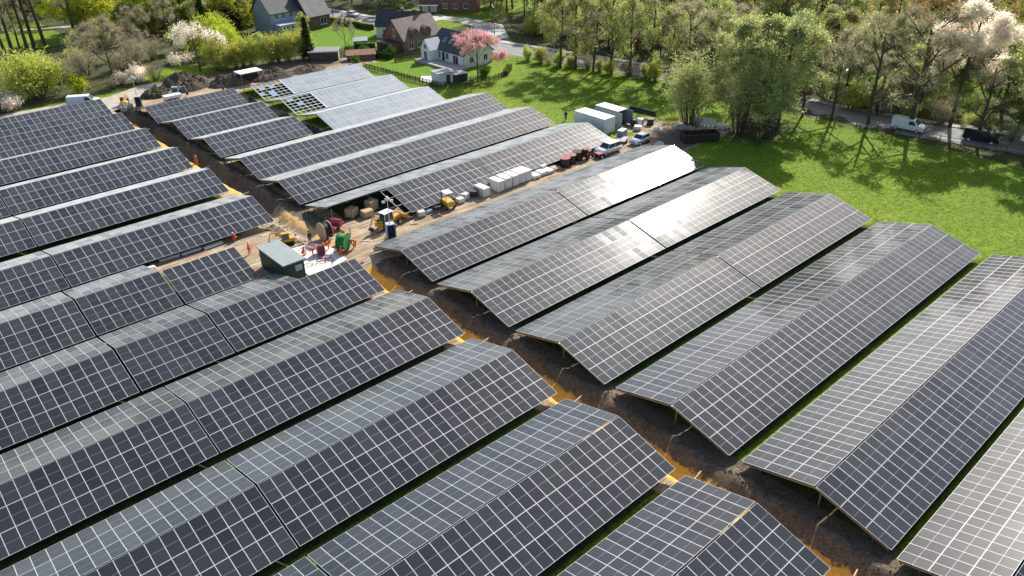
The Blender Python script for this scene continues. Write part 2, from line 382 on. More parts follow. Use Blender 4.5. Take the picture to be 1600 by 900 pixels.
def build_land():
    nu, nv = len(US), len(VS); Z = []; K = []
    for v in VS:
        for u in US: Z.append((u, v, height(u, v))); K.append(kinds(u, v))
    F = {'ground': [], 'dirt_ground': []}
    for j in range(nv-1):
        for i in range(nu-1):
            q = (j*nu+i, j*nu+i+1, (j+1)*nu+i+1, (j+1)*nu+i)
            F['dirt_ground' if sum(K[k][0] for k in q)/4 > .5 else 'ground'].append(q)
    for name, fs in F.items():
        ids = sorted({i for f in fs for i in f}); mp = {a: b for b, a in enumerate(ids)}
        me = bpy.data.meshes.new(name); me.from_pydata([Z[i] for i in ids], [], [tuple(mp[i] for i in f) for f in fs])
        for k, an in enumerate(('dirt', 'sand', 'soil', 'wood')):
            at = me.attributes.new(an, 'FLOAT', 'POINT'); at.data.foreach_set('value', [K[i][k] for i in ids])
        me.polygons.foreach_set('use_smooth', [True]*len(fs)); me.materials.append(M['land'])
        tag(link(name, me), None, None, kind='structure')
build_land()
def ribbon(name, pts, w, z, mat, u0=-.5, u1=.5, kind='structure'):
    """a flat strip along a smooth line"""
    P = []
    n = len(pts)
    for i in range(n-1):
        p0, p1, p2, p3 = [Vector(pts[max(0, min(n-1, i+k))]) for k in (-1, 0, 1, 2)]
        for s in range(8):
            t = s/8; P.append(.5*((2*p1) + (p2-p0)*t + (2*p0-5*p1+4*p2-p3)*t*t + (3*p1-p0-3*p2+p3)*t**3))
    P.append(Vector(pts[-1])); b = MB(); L = []
    for i, p in enumerate(P):
        t = (P[min(i+1, len(P)-1)] - P[max(i-1, 0)]).normalized(); nn = Vector((-t.y, t.x)); L.append((p + nn*w*u0, p + nn*w*u1))
    for (a, c), (a2, c2) in zip(L, L[1:]): b.face([(a.x, a.y, z), (c.x, c.y, z), (c2.x, c2.y, z), (a2.x, a2.y, z)])
    o = b.obj(name, mat, recalc=True)
    if kind: o['kind'] = kind
    return o, L
ROAD = [(175, -120), (152, -40), (143.5, 10), (138.5, 36), (135.2, 50), (133, 65), (132.6, 80), (133.2, 98), (131, 110), (128, 126), (124.5, 142), (122.5, 156), (121, 175), (119, 190), (116, 212), (110, 240), (104, 275), (100, 330)]
ribbon('road', ROAD, 8.4, .03, M['asphalt'])
ribbon('pavement', ROAD, 1.8, .12, M['paving'], -3.3, -2.3)
ribbon('kerb', ROAD, .25, .13, M['concrete'], -17.4, -16.4)
def dashes():
    P = [Vector(p) for p in ROAD]; b = MB()
    for a, c in zip(P, P[1:]):
        L = (c-a).length; t = (c-a).normalized(); n = Vector((-t.y, t.x)); k = 0
        while k < L-2:
            p = a + t*k; q = p + t*2; b.face([(*(p-n*.07), .037), (*(p+n*.07), .037), (*(q+n*.07), .037), (*(q-n*.07), .037)]); k += 5
    o = b.obj('road_marking', M['whiteline'], recalc=True); o['kind'] = 'structure'
dashes()
def patch(name, poly, z, mat, jag=0):
    b = MB(); pts = []
    n = len(poly)
    for i in range(n):
        a, c = Vector(poly[i]), Vector(poly[(i+1) % n]); k = max(1, int((c-a).length/1.0)) if jag else 1
        for s in range(k):
            p = a.lerp(c, s/k); pts.append((p.x + jag*nz(p.x, p.y, .7), p.y + jag*nz(p.x, p.y, .7, 4), z))
    b.face(pts); o = b.obj(name, mat); o['kind'] = 'structure'
    if o.data.polygons[0].normal.z < 0: o.data.flip_normals()
    return o
patch('lawn', [(92.8, 148), (94.2, 129.5), (99.5, 125), (107, 124.5), (106.5, 133.5), (101.4, 133.7), (101.2, 148)], .12, M['lawn'], .5)
patch('lawn', [(89.5, 172.5), (99, 170), (111, 175), (112, 183), (110, 196), (100, 194), (92, 190), (88, 180)], .06, M['lawn'], .8)
patch('lawn', [(72, 180), (86, 172), (90, 192), (84, 200), (76, 196)], .05, M['lawn'], .8)
patch('path', [(93.6, 130.8), (95.6, 131.6), (97.5, 134), (95.5, 136), (93.2, 133.5)], .16, M['slab'], .2)
patch('gravel_track', [(14, 166.4), (30, 167.4), (38, 165), (37.8, 158), (41.5, 158), (44, 163), (51.5, 166.5), (55, 171.5), (50, 172.5), (42, 168.5), (36, 169.5), (22, 171), (10, 171)], .03, M['gravel'], .7)
patch('driveway', [(123.5, 150), (133, 150), (142, 163), (141, 176), (137, 185), (133.5, 184), (136, 175), (135, 166), (126, 160)], .05, M['paving'], .4)
patch('driveway', [(127, 188), (139, 187), (138, 180), (128, 180)], .055, M['paving'], .4)
ribbon('farm_lane', [(20, 268), (42, 257), (52, 250), (66, 246)], 2.5, .03, M['gravel'])

# ------------------------------------------------------------------ solar tables
PW, PL, PITCH, LP = 1.015, 2.058, 1.0235, 2.068
TILT = math.atan2(RISE, 5.96)
def panel_mesh(cell):
    b = MB(); x, y, f, t = PW/2, PL/2, .022, .035
    b.face([(-x+f, -y+f, 0), (x-f, -y+f, 0), (x-f, -.011, 0), (-x+f, -.011, 0)], 0)
    b.face([(-x+f, .011, 0), (x-f, .011, 0), (x-f, y-f, 0), (-x+f, y-f, 0)], 0)
    b.face([(-x+f, -.011, 0), (x-f, -.011, 0), (x-f, .011, 0), (-x+f, .011, 0)], 2)
    for x0, x1, y0, y1 in ((-x, x, -y, -y+f), (-x, x, y-f, y), (-x, -x+f, -y+f, y-f), (x-f, x, -y+f, y-f)):
        b.face([(x0, y0, .003), (x1, y0, .003), (x1, y1, .003), (x0, y1, .003)], 1)
    n = [(-x, -y), (x, -y), (x, y), (-x, y)]
    for i in range(4):
        (a, c), (d, e) = n[i], n[(i+1) % 4]; b.face([(a, c, -t), (d, e, -t), (d, e, .003), (a, c, .003)], 1)
    b.face([(-x, y, -t), (x, y, -t), (x, -y, -t), (-x, -y, -t)], 3)
    return b.mesh('solar_panel', [cell, M['alu'], M['strip'], M['back']])
PM = panel_mesh(M['cell']); PM_SHEEN = panel_mesh(M['cell_sheen'])
legm = MB(); legm.box(-.05, .05, -.04, .04, -1.6, 0); LEG = legm.mesh('leg', M['galv'])
def solar_table(u0, u1, v, label, group, s=None, n=None, sheen=False, dz=0, film=False):
    """s / n: (first, last) column of the south / north slope that carries panels; None = all; False = none"""
    L = u1-u0; cols = round(L/PITCH); pitch = L/cols
    root = thing('solar_table', label, 'solar panels', (u0, v, dz), 0, group)
    for side, sel in ((-1, s), (1, n)):
        if sel is False: continue
        a, c = sel if sel else (0, cols)
        b = MB()
        bare = s and s[0] > 0 or n and n[0] > 0
        rot = Matrix.Rotation(-side*TILT, 4, 'X'); off = Matrix.Translation((0, 0, EAVE+RISE-.05))
        T = off @ rot
        xa = 0 if (side == -1 or not n) and not (s and s[0] > 6 and side == -1) else a*pitch
        if film and side == -1: xa = 0
        if s and s[0] > 6 and side == -1: xa = (a-1)*pitch
        for k in range(4): b.box(xa+.02, c*pitch-.02, *(sorted((side*(.25+k*1.88), side*(.32+k*1.88)))), -.15, -.05, 0, T)
        x = xa+.1
        while x <= c*pitch:
            b.box(x-.04, x+.04, *sorted((side*.05, side*6.15)), -.27, -.152, 0, T); x += 3.2
        if film and side == -1:
            for k in range(1, a, 1): b.box(k*pitch-.03, k*pitch+.03, *sorted((side*.05, side*6.15)), -.049, -.02, 1, T)
            for k in range(7): b.box(.02, a*pitch-.02, *(sorted((side*(.3+k*.97), side*(.38+k*.97)))), -.019, .01, 1, T)
            rr = random.Random(int(v))
            for k in range(a):
                for g_ in range(6):
                    if rr.random() < (.10 if v > 140 else .07): b.box(k*pitch+.04, (k+1)*pitch-.04, *(sorted((side*(.4+g_*.97), side*(1.25+g_*.97)))), -.048, -.03, 2, T)
            for k in (0, a): b.box(k*pitch-.07+.07*(k == 0), k*pitch+.09, *sorted((side*.05, side*6.15)), .011, .05, 1, T)
        fr = b.obj('slope_frame', [M['galv'], M['galv_l'], M['bluefilm']], root)
        for i in range(a, c):
            for k in range(3):
                p = T @ Vector(((i+.5)*pitch, side*(.06 + (k+.5)*LP), .02))
                o = link('solar_panel', PM_SHEEN if sheen else PM, fr, p, (-side*TILT + R(random.gauss(0, .22)), R(random.gauss(0, .28)), 0))
    x = .5
    while x < L:
        for y in (-4.6, -.35, 4.6):
            if (y < 0 and s is not False) or (y > 0 and n is not False):
                zt = EAVE + RISE*(1-abs(y)/6) - .33
                link('leg', LEG, root, (x, y, zt))
        x += (L-1)/3.999
    return root
ORD = ['first', 'second', 'third', 'fourth', 'fifth', 'sixth', 'seventh', 'eighth']
# fields of tables: (u ranges, ridge v)
FS = 'solar tables south of the sand lane on the field side'
for i, v in enumerate((68.75, 55.9, 42.85, 29.75, 16.65, 4.0)):
    for k, (a, b) in enumerate(((43.5, 68.65), (68.95, 94.15)) if i != 3 else ((43.8, 68.85), (68.95, 94.2))):
        if i == 5 and k: continue
        if i == 4: a, b = (43.95, 70.0) if k == 0 else (70.1, 94.9)
        solar_table(a, b, v, 'solar table %s, %s row right of trench below sand lane' % (('near half at trench', 'far half at field')[k], ORD[i]), FS)
FL = 'solar tables left of the trench in the foreground'
LBL = 'dark solar table left of trench, %s, %s row below green cabin'
for i, v in enumerate((58.0, 44.85, 31.72, 18.7, 5.65)):
    solar_table(13.87, 39.45, v, LBL % ('half ending at trench', ORD[i]), FL)
    if i < 4: solar_table(-11.8, 13.7, v, LBL % ('half cut by picture edge', ORD[i]), FL)
solar_table(-13.6, 11.85, 70.8, 'solar table at left picture edge in the row passing below the green cabin', FL)
solar_table(12.1, 20.95, 70.8, 'short nine panel wide solar table between two black gaps in the cabin row', FL)
solar_table(21.2, 38.5, 70.8, 'solar table in front of the green cabin, its far slope only partly covered', FL, None, (0, 10))
solar_table(-13.6, 11.85, 83.3, 'solar table at left picture edge in the row ending left of the green cabin', FL)
solar_table(12.1, 20.85, 83.3, 'short solar table beside the laid out steel beams behind the cabin row', FL)
solar_table(21.15, 29.7, 83.2, 'single slope solar table standing left of the green cabin', FL, None, False)
FT = 'solar tables on the upper left'
for i, v in enumerate((95.85, 109.6, 122.3, 135.3, 147.2, 158.8)):
    for k, (a, b) in enumerate(((13.15, 38.05), (-12.3, 12.95))):
        if k and pj(b, v, 1)[0] < -60: continue
        x = .0
        solar_table(a, b, v, 'upper left solar table %s, %s row up from beam stack' % (('ending at dark trench', 'cut by left edge')[k], ORD[i]), FT)
FM = 'solar tables between the trench and the house gardens'
for i, v in enumerate((147.6, 135.5, 123.4)):
    solar_table((42.1, 42.6, 42.9)[i], 59.2, v, 'short solar table right of the upper trench, %s row from the earth heaps' % ORD[i], FM)
for i, v in enumerate((110.6, 98.3)):
    for k, (a, b) in enumerate(((43.1, 67.7), (67.8, 92.1))):
        solar_table(a, b, v, 'long solar table above sand lane, %s half, %s row up from pallets' % (('trench', 'field')[k], ('third', 'second')[i]), FM)
solar_table(43.4, 68.1, 85.5, 'solar table with a missing corner of panels above stored frames by the yellow loader', FM, (9, 24))
solar_table(68.35, 92.9, 85.5, 'solar table directly above the white pallets and the silver car', FM)
FP = 'pale unfinished solar tables by the gardens'
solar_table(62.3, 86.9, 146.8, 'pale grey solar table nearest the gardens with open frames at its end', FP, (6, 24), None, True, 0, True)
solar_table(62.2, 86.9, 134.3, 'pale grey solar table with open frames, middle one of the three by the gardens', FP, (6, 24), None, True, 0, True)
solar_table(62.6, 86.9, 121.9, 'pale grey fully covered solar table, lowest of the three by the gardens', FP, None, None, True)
# ------------------------------------------------------------------ trees
def rdir(d, ang, rnd):
    a = d.cross(Vector((rnd.uniform(-1, 1), rnd.uniform(-1, 1), rnd.uniform(-1, 1))))
    if a.length < 1e-3: a = Vector((1, 0, 0))
    return (Quaternion(a.normalized(), ang) @ d).normalized()
def tree_meshes(kind, seed, H, CR, mat, bark='bark', first=.25, lean=.0, density=1.0, droop=0, leafsize=.16, twig=1.0, narrow=False, mixtwig=True, tw=1, lr=.5):
    """trunk mesh with its limbs, crown mesh of twigs, leaves or blossom"""
    rnd = random.Random(seed); tb = MB(); cb = MB(); tips = []
    cz = H*(.5+first*.5); hz = H - H*first*.8
    def inside(p): return ((p.x**2+p.y**2)/(CR*CR) + ((p.z-cz)/(H-cz+.01))**2) if p.z > cz else ((p.x**2+p.y**2)/(CR*CR) + ((p.z-cz)/(cz-H*first+.01))**2*.8)
    def limb(p, d, L, r, lev):
        pts = [p.copy()]; rad = [r]; n = 3 if lev < 3 else 2; q = p.copy(); dd = d.copy()
        for i in range(n):
            dd = rdir(dd, rnd.uniform(.04, .2)*(1 if lev else .35), rnd); dd.z += .05*lev*(1 if droop < .5 else -.6); dd.normalize()
            q = q + dd*L/n; pts.append(q.copy()); rad.append(r*(1 - .62*(i+1)/n))
            if lev and inside(q) > 1.05: break
        tb.tube(pts, rad, (7, 5, 4, 3, 3)[lev], cap=False)
        if lev >= 3 or r < .018: tips.append((pts[-1], dd)); tips.append((pts[len(pts)//2], dd)); return
        k = (rnd.randint(8, 11), rnd.randint(4, 6), rnd.randint(4, 5))[lev] if lev < 3 else 0
        for j in range(k):
            t = (first + (1-first)*(j+.4)/k) if lev == 0 else rnd.uniform(.35, 1)
            i = min(int(t*(len(pts)-1)), len(pts)-2); f = t*(len(pts)-1)-i; s0 = pts[i].lerp(pts[i+1], f)
            if lev == 0:
                az = j*2.4 + rnd.uniform(-.4, .4); up = .35 + .9*t if not narrow else 1.6
                e = Vector((math.cos(az), math.sin(az), up)).normalized(); ll = CR*(1.12-.55*max(0, t-.5)*1.2)*rnd.uniform(.75, 1.15)
                if narrow: ll *= 1.1
            else: e = rdir(dd, rnd.uniform(.4, .85), rnd); ll = L*rnd.uniform(.42, .62)
            limb(s0, e, ll, max(.012, rad[i]*(1-f) + rad[i+1]*f)*(lr if lev == 0 else .6), lev+1)
        tips.append((pts[-1], dd))
    limb(Vector((0, 0, -.1)), Vector((lean, 0, 1)).normalized(), H*.93, H*.017+.04, 0)
    # twigs
    for p, d in tips:
        for j in range(int(5*twig)):
            e = rdir(d, rnd.uniform(.2, 1.2), rnd); 
            if droop: e = (e + Vector((0, 0, -droop))).normalized()
            L = rnd.uniform(.5, 1.3)*(1 + .04*H) * (.8 if not droop else 1.3); wv = rnd.uniform(.014, .026)*tw
            s_ = e.cross(Vector((rnd.uniform(-1, 1), rnd.uniform(-1, 1), rnd.uniform(-1, 1)))).normalized()*wv
            q = p + e*L
            if mixtwig: cb.face([p-s_, p+s_, q], 1)
            nl = density*(L/1.0)*rnd.uniform(.5, 1.5)
            nl = int(nl) + (rnd.random() < nl-int(nl))
            for k in range(nl):
                c = p.lerp(q, rnd.uniform(.2, 1.05)) + Vector((rnd.gauss(0, .12), rnd.gauss(0, .12), rnd.gauss(0, .12)))
                a = Vector((rnd.uniform(-1, 1), rnd.uniform(-1, 1), rnd.uniform(-1, 1))).normalized(); b_ = a.cross(Vector((rnd.uniform(-1, 1), rnd.uniform(-1, 1), rnd.uniform(-1, 1)))).normalized()
                z = leafsize*rnd.uniform(.6, 1.3); cb.face([c-a*z, c+b_*z*.6, c+a*z, c-b_*z*.6], 0)
    return tb.mesh('trunk', M[bark], True), cb.mesh('crown', [mat, M['l_bare']])
def bush_meshes(seed, H, CR, mat, density=1.0, leafsize=.13, stems=12):
    rnd = random.Random(seed); tb = MB(); cb = MB()
    for k in range(stems):
        az = rnd.uniform(0, 6.28); rr = CR*rnd.uniform(.1, .8); top = Vector((rr*math.cos(az), rr*math.sin(az), H*math.sqrt(max(.1, 1-(rr/CR)**2))*rnd.uniform(.55, 1.04)))
        b0 = Vector((top.x*.25, top.y*.25, -.1)); m = b0.lerp(top, .5) + Vector((0, 0, H*.12)); tb.tube([b0, m, top], [.06, .04, .015], 4, cap=False)
        for t in range(int(26*density)):
            f = rnd.uniform(.25, 1.0); p = (b0.lerp(m, f*2) if f < .5 else m.lerp(top, f*2-1)); e = Vector((rnd.gauss(0, 1), rnd.gauss(0, 1), rnd.gauss(.5, .8))).normalized()
            L = CR*rnd.uniform(.2, .5); q = p + e*L; s_ = e.cross(Vector((0, 0, 1))).normalized()*.012; cb.face([p-s_, p+s_, q], 1)
            for j in range(rnd.randint(5, 11)):
                c = p.lerp(q, rnd.uniform(.3, 1.1)) + Vector((rnd.gauss(0, .12), rnd.gauss(0, .12), rnd.gauss(0, .12)))
                if c.z < .05: continue
                a = Vector((rnd.uniform(-1, 1), rnd.uniform(-1, 1), rnd.uniform(-1, 1))).normalized(); b_ = a.cross(Vector((rnd.uniform(-1, 1), rnd.uniform(-1, 1), rnd.uniform(-1, 1)))).normalized()
                z = leafsize*rnd.uniform(.6, 1.3); cb.face([c-a*z, c+b_*z*.6, c+a*z, c-b_*z*.6], 0)
    return tb.mesh('trunk', M['bark'], True), cb.mesh('crown', [mat, M['l_bare']])
def conifer_meshes(seed, H, CR, mat):
    rnd = random.Random(seed); tb = MB(); cb = MB(); tb.tube([(0, 0, -.1), (0, 0, H*.95)], [.2, .03], 6)
    for k in range(int(H*55)):
        z = H*(.06 + .94*rnd.random()**1.25); r = CR*(1-z/H)**.7*rnd.uniform(.55, 1.05) + .1; az = rnd.uniform(0, 6.28)
        p = Vector((0, 0, z)); q = Vector((r*math.cos(az), r*math.sin(az), z + rnd.uniform(-.3, .5)))
        for j in range(7):
            c = p.lerp(q, rnd.uniform(.35, 1.05)) + Vector((rnd.gauss(0, .14), rnd.gauss(0, .14), rnd.gauss(0, .14)))
            a = Vector((rnd.uniform(-1, 1), rnd.uniform(-1, 1), rnd.uniform(-.6, 1))).normalized(); b_ = a.cross(Vector((rnd.uniform(-1, 1), rnd.uniform(-1, 1), rnd.uniform(-1, 1)))).normalized()
            s_ = rnd.uniform(.14, .3); cb.face([c-a*s_, c+b_*s_*.6, c+a*s_, c-b_*s_*.6], 0)
    return tb.mesh('trunk', M['bark'], True), cb.mesh('crown', [mat])
TM = {}
def variants(key, n, H, fn):
    TM[key] = [(H, *fn(i)) for i in range(n)]
variants('bare', 3, 15, lambda i: tree_meshes('b', 10+i, 15, 5.2, M['l_bare'], density=0, twig=3.6))
variants('bareround', 1, 10, lambda i: tree_meshes('b', 40+i, 10, 6.3, M['l_bare'], first=.16, density=0, twig=5))
variants('poplar', 3, 24, lambda i: tree_meshes('b', 60+i, 24, 3.6, M['l_bare'], first=.35, density=.15, twig=1, narrow=True))
variants('bud', 4, 15, lambda i: tree_meshes('b', 20+i, 15, 4.6, M['l_bud'], first=.14, density=1.6, twig=2.4, leafsize=.14))
variants('fresh', 3, 14, lambda i: tree_meshes('b', 30+i, 14, 4.7, M['l_fresh'], first=.06, density=2.8, twig=2.3, leafsize=.15))
variants('bronze', 2, 15, lambda i: tree_meshes('b', 50+i, 15, 4.4, M['l_bronze'], density=1.4, twig=1.3, leafsize=.14))
variants('yellow', 2, 9, lambda i: tree_meshes('b', 70+i, 9, 3.7, M['l_yellow'], first=.12, density=3.6, droop=.55, twig=1.3, leafsize=.16))
variants('white', 1, 20, lambda i: tree_meshes('b', 80+i, 20, 6.0, M['l_white'], first=.30, density=4.2, twig=4.0, leafsize=.15))
variants('whitesmall', 1, 8, lambda i: tree_meshes('b', 90+i, 8, 4.4, M['l_white'], first=.1, density=2.2, twig=1.8, leafsize=.13))
variants('pink', 1, 8, lambda i: tree_meshes('b', 100+i, 8, 4.9, M['l_pink'], first=.2, density=2.6, twig=3.0, leafsize=.12))
variants('green', 2, 12, lambda i: tree_meshes('b', 110+i, 12, 4.4, M['l_green'], first=.12, density=2.8, twig=1.6, leafsize=.17))
variants('ivy', 2, 15, lambda i: tree_meshes('b', 120+i, 15, 3.2, M['l_dark'], first=.1, density=2.6, twig=1.4, leafsize=.17))
variants('conifer', 2, 12, lambda i: conifer_meshes(130+i, 12, 2.6, M['l_dark']))
variants('bare_open', 3, 15, lambda i: tree_meshes('b', 210+i, 15, 5.2, M['l_bud'], first=.2, density=.12, twig=1.6, tw=1.5, lr=.75))
variants('willow_tall', 3, 14, lambda i: bush_meshes(200+i, 14, 5.0, M['l_fresh'], 1.7, .12, 40))
variants('bush_yellow', 2, 8, lambda i: bush_meshes(140+i, 8, 6.2, M['l_yg'], 2.4, .15, 34))
variants('bush_green', 2, 2.6, lambda i: bush_meshes(150+i, 2.6, 2.1, M['l_green'], 1.3, .12))
variants('bush_bud', 2, 5, lambda i: bush_meshes(160+i, 5, 3, M['l_bud'], 1.5, .12, 16))
variants('bush_bright', 1, 3.2, lambda i: bush_meshes(170+i, 3.2, 2.2, M['l_yellow'], 1.6, .12, 14))
variants('bush_white', 1, 3, lambda i: bush_meshes(180+i, 3, 2.4, M['l_white'], 1.3, .11, 14))
variants('bush_brown', 2, 4, lambda i: bush_meshes(190+i, 4, 3.2, M['l_bare'], 1.2, .07, 16))
TR = random.Random(99)
def tree(kind, u, v, H, label, group=None, wide=1, cat='tree', rz=None):
    i = TR.randrange(len(TM[kind])); H0, tm, cm = TM[kind][i]; s = H/H0
    bush = kind.startswith('bush')
    root = thing('bush' if bush else 'tree', label, 'bush' if bush else cat, (u, v, 0), TR.uniform(0, 6.28) if rz is None else rz, group, (s*wide, s*wide, s))
    link('trunk', tm, root); link('crown', cm, root)
    return root
# -- upper left
for i, (u, v, h) in enumerate(((44.7, 223.8, 25), (34.1, 212.4, 23), (35.9, 216.0, 25), (39.8, 219.6, 24), (42.2, 223.7, 26), (51.5, 222.5, 22))):
    tree('poplar', u, v, h, 'tall bare poplar trunk %s in the row at upper left' % ('sixth from the left edge', 'first from the left edge', 'second from the left edge', 'third from the left edge', 'fifth from the left edge', 'standing apart rightmost')[i] if i not in (0,) else 'tall bare poplar before the bright field, fourth of the upper left row', 'bare poplars at upper left')
tree('bush_yellow', 31, 177, 9.3, 'big rounded yellow green willow bush left of the white van', None, 1.0)
tree('bush_bright', 38.6, 174.6, 4, 'small bright yellow green bush right behind the white van')
tree('bush_white', 25.3, 171.8, 3.3, 'white flowering bush at the foot of the big yellow bush')
tree('bush_green', 22, 172.5, 3.6, 'dark green bush at the left picture edge by the track')
tree('bareround', 46.9, 180.4, 10.5, 'wide bare brown tree behind the track, its twigs like a dome', None, 1.08)
tree('whitesmall', 63.5, 174.8, 8.5, 'large white flowering thorn tree in front of the upper left hedge', None, 1.05)
tree('yellow', 72, 186, 8.5, 'upper bright yellow green willow beside the dark conifer')
tree('yellow', 70.5, 178.5, 7.5, 'lower bright yellow green willow beside the white thorn')
tree('yellow', 85.5, 207.7, 9.8, 'rounded bright willow standing alone below the dark evergreens')
tree('conifer', 75, 198, 11, 'nearly black conifer between the willows', None, 1.2)
tree('yellow', 62, 231, 11, 'broad bright yellow tree at upper left behind the bare dome tree', None, 1.2)
tree('yellow', 74, 226, 10, 'bright yellow bush tree above the bare dome tree, further right', None, 1.1)
tree('yellow', 91, 236, 11, 'yellow tree at the top edge left of the dark evergreens')
for k, (u, v, t, h) in enumerate(((50, 187, 'bush_brown', 5), (44, 190, 'bush_brown', 6), (40, 187, 'bush_brown', 5.5), (55, 190, 'bush_brown', 6), (60, 193, 'bush_brown', 5), (52, 197, 'bare', 9), (60, 202, 'bare', 10), (67, 197, 'bush_bud', 6), (47, 205, 'bush_bud', 6),
        (66, 190, 'bush_bright', 4), (62, 186, 'bush_brown', 4), (45, 200, 'bush_bud', 5), (55, 212, 'bush_bud', 6), (63, 214, 'green', 9), (70, 210, 'bare', 10), (77, 217, 'green', 9), (56, 218, 'bush_yellow', 6), (36, 196, 'bush_bud', 5), (34, 188, 'bush_yellow', 6), (68, 222, 'bush_yellow', 7), (58, 205, 'bush_brown', 5), (50, 212, 'bush_yellow', 5))):
    tree(t, u, v, h, 'tangled twiggy tree or bush in the thicket behind the bare dome tree', 'thicket at upper left')
for k, (u, v, h, t) in enumerate(((47.2, 176.2, 2.6, 'bush_white'), (50.3, 175.4, 3.6, 'bush_white'), (44.5, 174, 2.6, 'bush_brown'), (53.5, 174.2, 3.5, 'bush_brown'))):
    tree(t, u, v, h, ('small white flowering bush left of the camera mast, the lower one', 'white flowering bush directly behind the camera mast', 'low brown bush by the track left of the camera mast', 'thin brown sapling bush on the green slope')[k])
for k in range(11):
    f = k/10; tree(('bush_yellow', 'bud', 'bush_yellow', 'bush_bud')[k % 4], 66.5 + 19*f, 172.5 - 4.5*f + TR.uniform(-.6, .6), TR.uniform(5.0, 6.6), 'yellow green hedge tree above the earth heaps', 'hedge above the earth heaps', .72)
tree('conifer', 85.8, 166.5, 9.3, 'dark pointed shrub tree at the hedge end left of the low sheds')
tree('conifer', 93, 213, 16, 'tall black evergreen left of the slate roofed house', 'dark evergreens by the large house', 1.2); tree('conifer', 97, 217, 17, 'tall black evergreen left of the slate roofed house', 'dark evergreens by the large house', 1.3); tree('conifer', 90, 219, 15, 'tall black evergreen left of the slate roofed house', 'dark evergreens by the large house', 1.3)
tree('bareround', 97.5, 169.8, 6.5, 'small bare tree at the edge of the bright lawn', None, .6)
tree('bud', 90.5, 176.5, 7.5, 'loose yellow green tree at the left end of the bright lawn', None, .7)
for k, (u, v, h) in enumerate(((95, 163.5, 2.2), (98, 162.2, 1.9), (97, 159, 2.0), (91.5, 155.5, 1.8), (100.5, 155.2, 2.3))):
    tree('bush_green', u, v, h, ('dark clipped bush behind the pale tables', 'dark clipped bush beside the brick house yard', 'round grey green bush above the red roofed lean to', 'low bush at the garden fence corner', 'round bright bush at the brick house front')[k])
for k in range(16):
    v = 84 + k*3.1 + TR.uniform(-.8, .8); tree(('bush_bud', 'bush_brown', 'bush_yellow')[k % 3], 128.6 - max(0, v-96)*.24 + TR.uniform(-.5, .8), v, TR.uniform(2.4, 4.2), 'low twiggy bush between the field and the road', 'roadside bushes at the field edge', 1.1 if k % 3 < 2 else .8)
for k in range(9):
    v = 27 + k*5 + TR.uniform(-1, 1); tree(('bush_brown', 'bush_bud')[k % 2], 139.4 - .02*v + TR.uniform(0, 1.2) - (1.5 if v > 50 else 0)+1.5, v, TR.uniform(3, 5), 'low twiggy bush on the far verge of the road at right', 'bushes on the far verge', 1.1)
# -- behind road at the top left and middle: mixed trees
def clear_of(pts, u, v, d): return all((u-a)**2 + (v-b)**2 > d*d for a, b in pts)
HOUSES = [(104, 203, 14), (112, 161, 9), (111, 141, 8), (117, 172, 7), (143, 190, 13), (97, 200, 8), (199, 78, 9), (202, 59, 6), (196, 96, 7), (196, 106, 6), (150, 250, 6)]
placed = []
def scatter(kinds_, n, area, dmin, hr, label, group, extra=None, seed=1):
    r = random.Random(seed); cnt = 0; tries = 0
    while cnt < n and tries < n*60:
        tries += 1; u = r.uniform(area[0], area[1]); v = r.uniform(area[2], area[3])
        a, b = pj(u, v, 0); c, d_ = pj(u, v, 16)
        if not (-60 < a < 1660 and b > -20 or -60 < c < 1660 and d_ < 300 and b > -20): continue
        if extra and not extra(u, v): continue
        if not clear_of(placed, u, v, dmin): continue
        if any((u-x)**2 + (v-y)**2 < q*q for x, y, q in HOUSES): continue
        placed.append((u, v)); cnt += 1
        k = r.choice(kinds_); H0 = r.uniform(*hr)*(1 if k not in ('bush_bud', 'bush_brown', 'bush_yellow') else .4)
        nm = {'bare': 'leafless brown', 'bud': 'budding grey green', 'fresh': 'fresh green', 'bronze': 'orange brown budding', 'ivy': 'dark ivy covered', 'conifer': 'dark pointed', 'green': 'deep green', 'poplar': 'tall thin bare', 'yellow': 'bright yellow green',
              'bush_bud': 'low budding', 'bush_brown': 'low brown', 'bush_yellow': 'low yellow green'}[k]
        tree(k, u, v, H0, nm + (' bush ' if k.startswith('bush') else ' tree ') + label, nm + ' ' + group, r.uniform(.9, 1.2))
    return cnt
# road side row, near side
row = [('bud', 120.8, 119.8, 14), ('bare', 122.6, 117.0, 16), ('bud', 124.3, 113.3, 15), ('bare', 125.6, 109.3, 16), ('bud', 126.6, 105.0, 15), ('bare', 127.6, 100.5, 15), ('bud', 128.2, 96.6, 13), ('bare', 129.0, 92, 15),
       ('bare', 128.2, 85, 14), ('bud', 128, 79, 14), ('bare', 127.2, 71, 13), ('bud', 128.0, 66.2, 13), ('bud', 129.8, 61.6, 14), ('bare', 131.8, 56.0, 17)]
for k, (t, u, v, h) in enumerate(row):
    tree('bare_open' if t == 'bare' or v < 75 else t, u, v, h, 'roadside tree with %s twigs on the field side of the road' % ('bare' if t == 'bare' else 'budding'), ('bare' if t == 'bare' else 'budding') + ' roadside trees on the field side'); placed.append((u, v))
tree('bare_open', 133.6, 49.6, 18, 'large bare tree casting the spreading shadow on the field by the white van', None, 1.3)
tree('bare_open', 136.4, 40.0, 12.5, 'bare tree at the road edge before the dark van', None, 1.3)
tree('bud', 137.4, 33.0, 17, 'budding tree at the right picture edge beside the road', None, 1.1)
tree('willow_tall', 109.6, 76.9, 13.2, 'rounded yellow green willow by the pile of white sheets', None, 1.4)
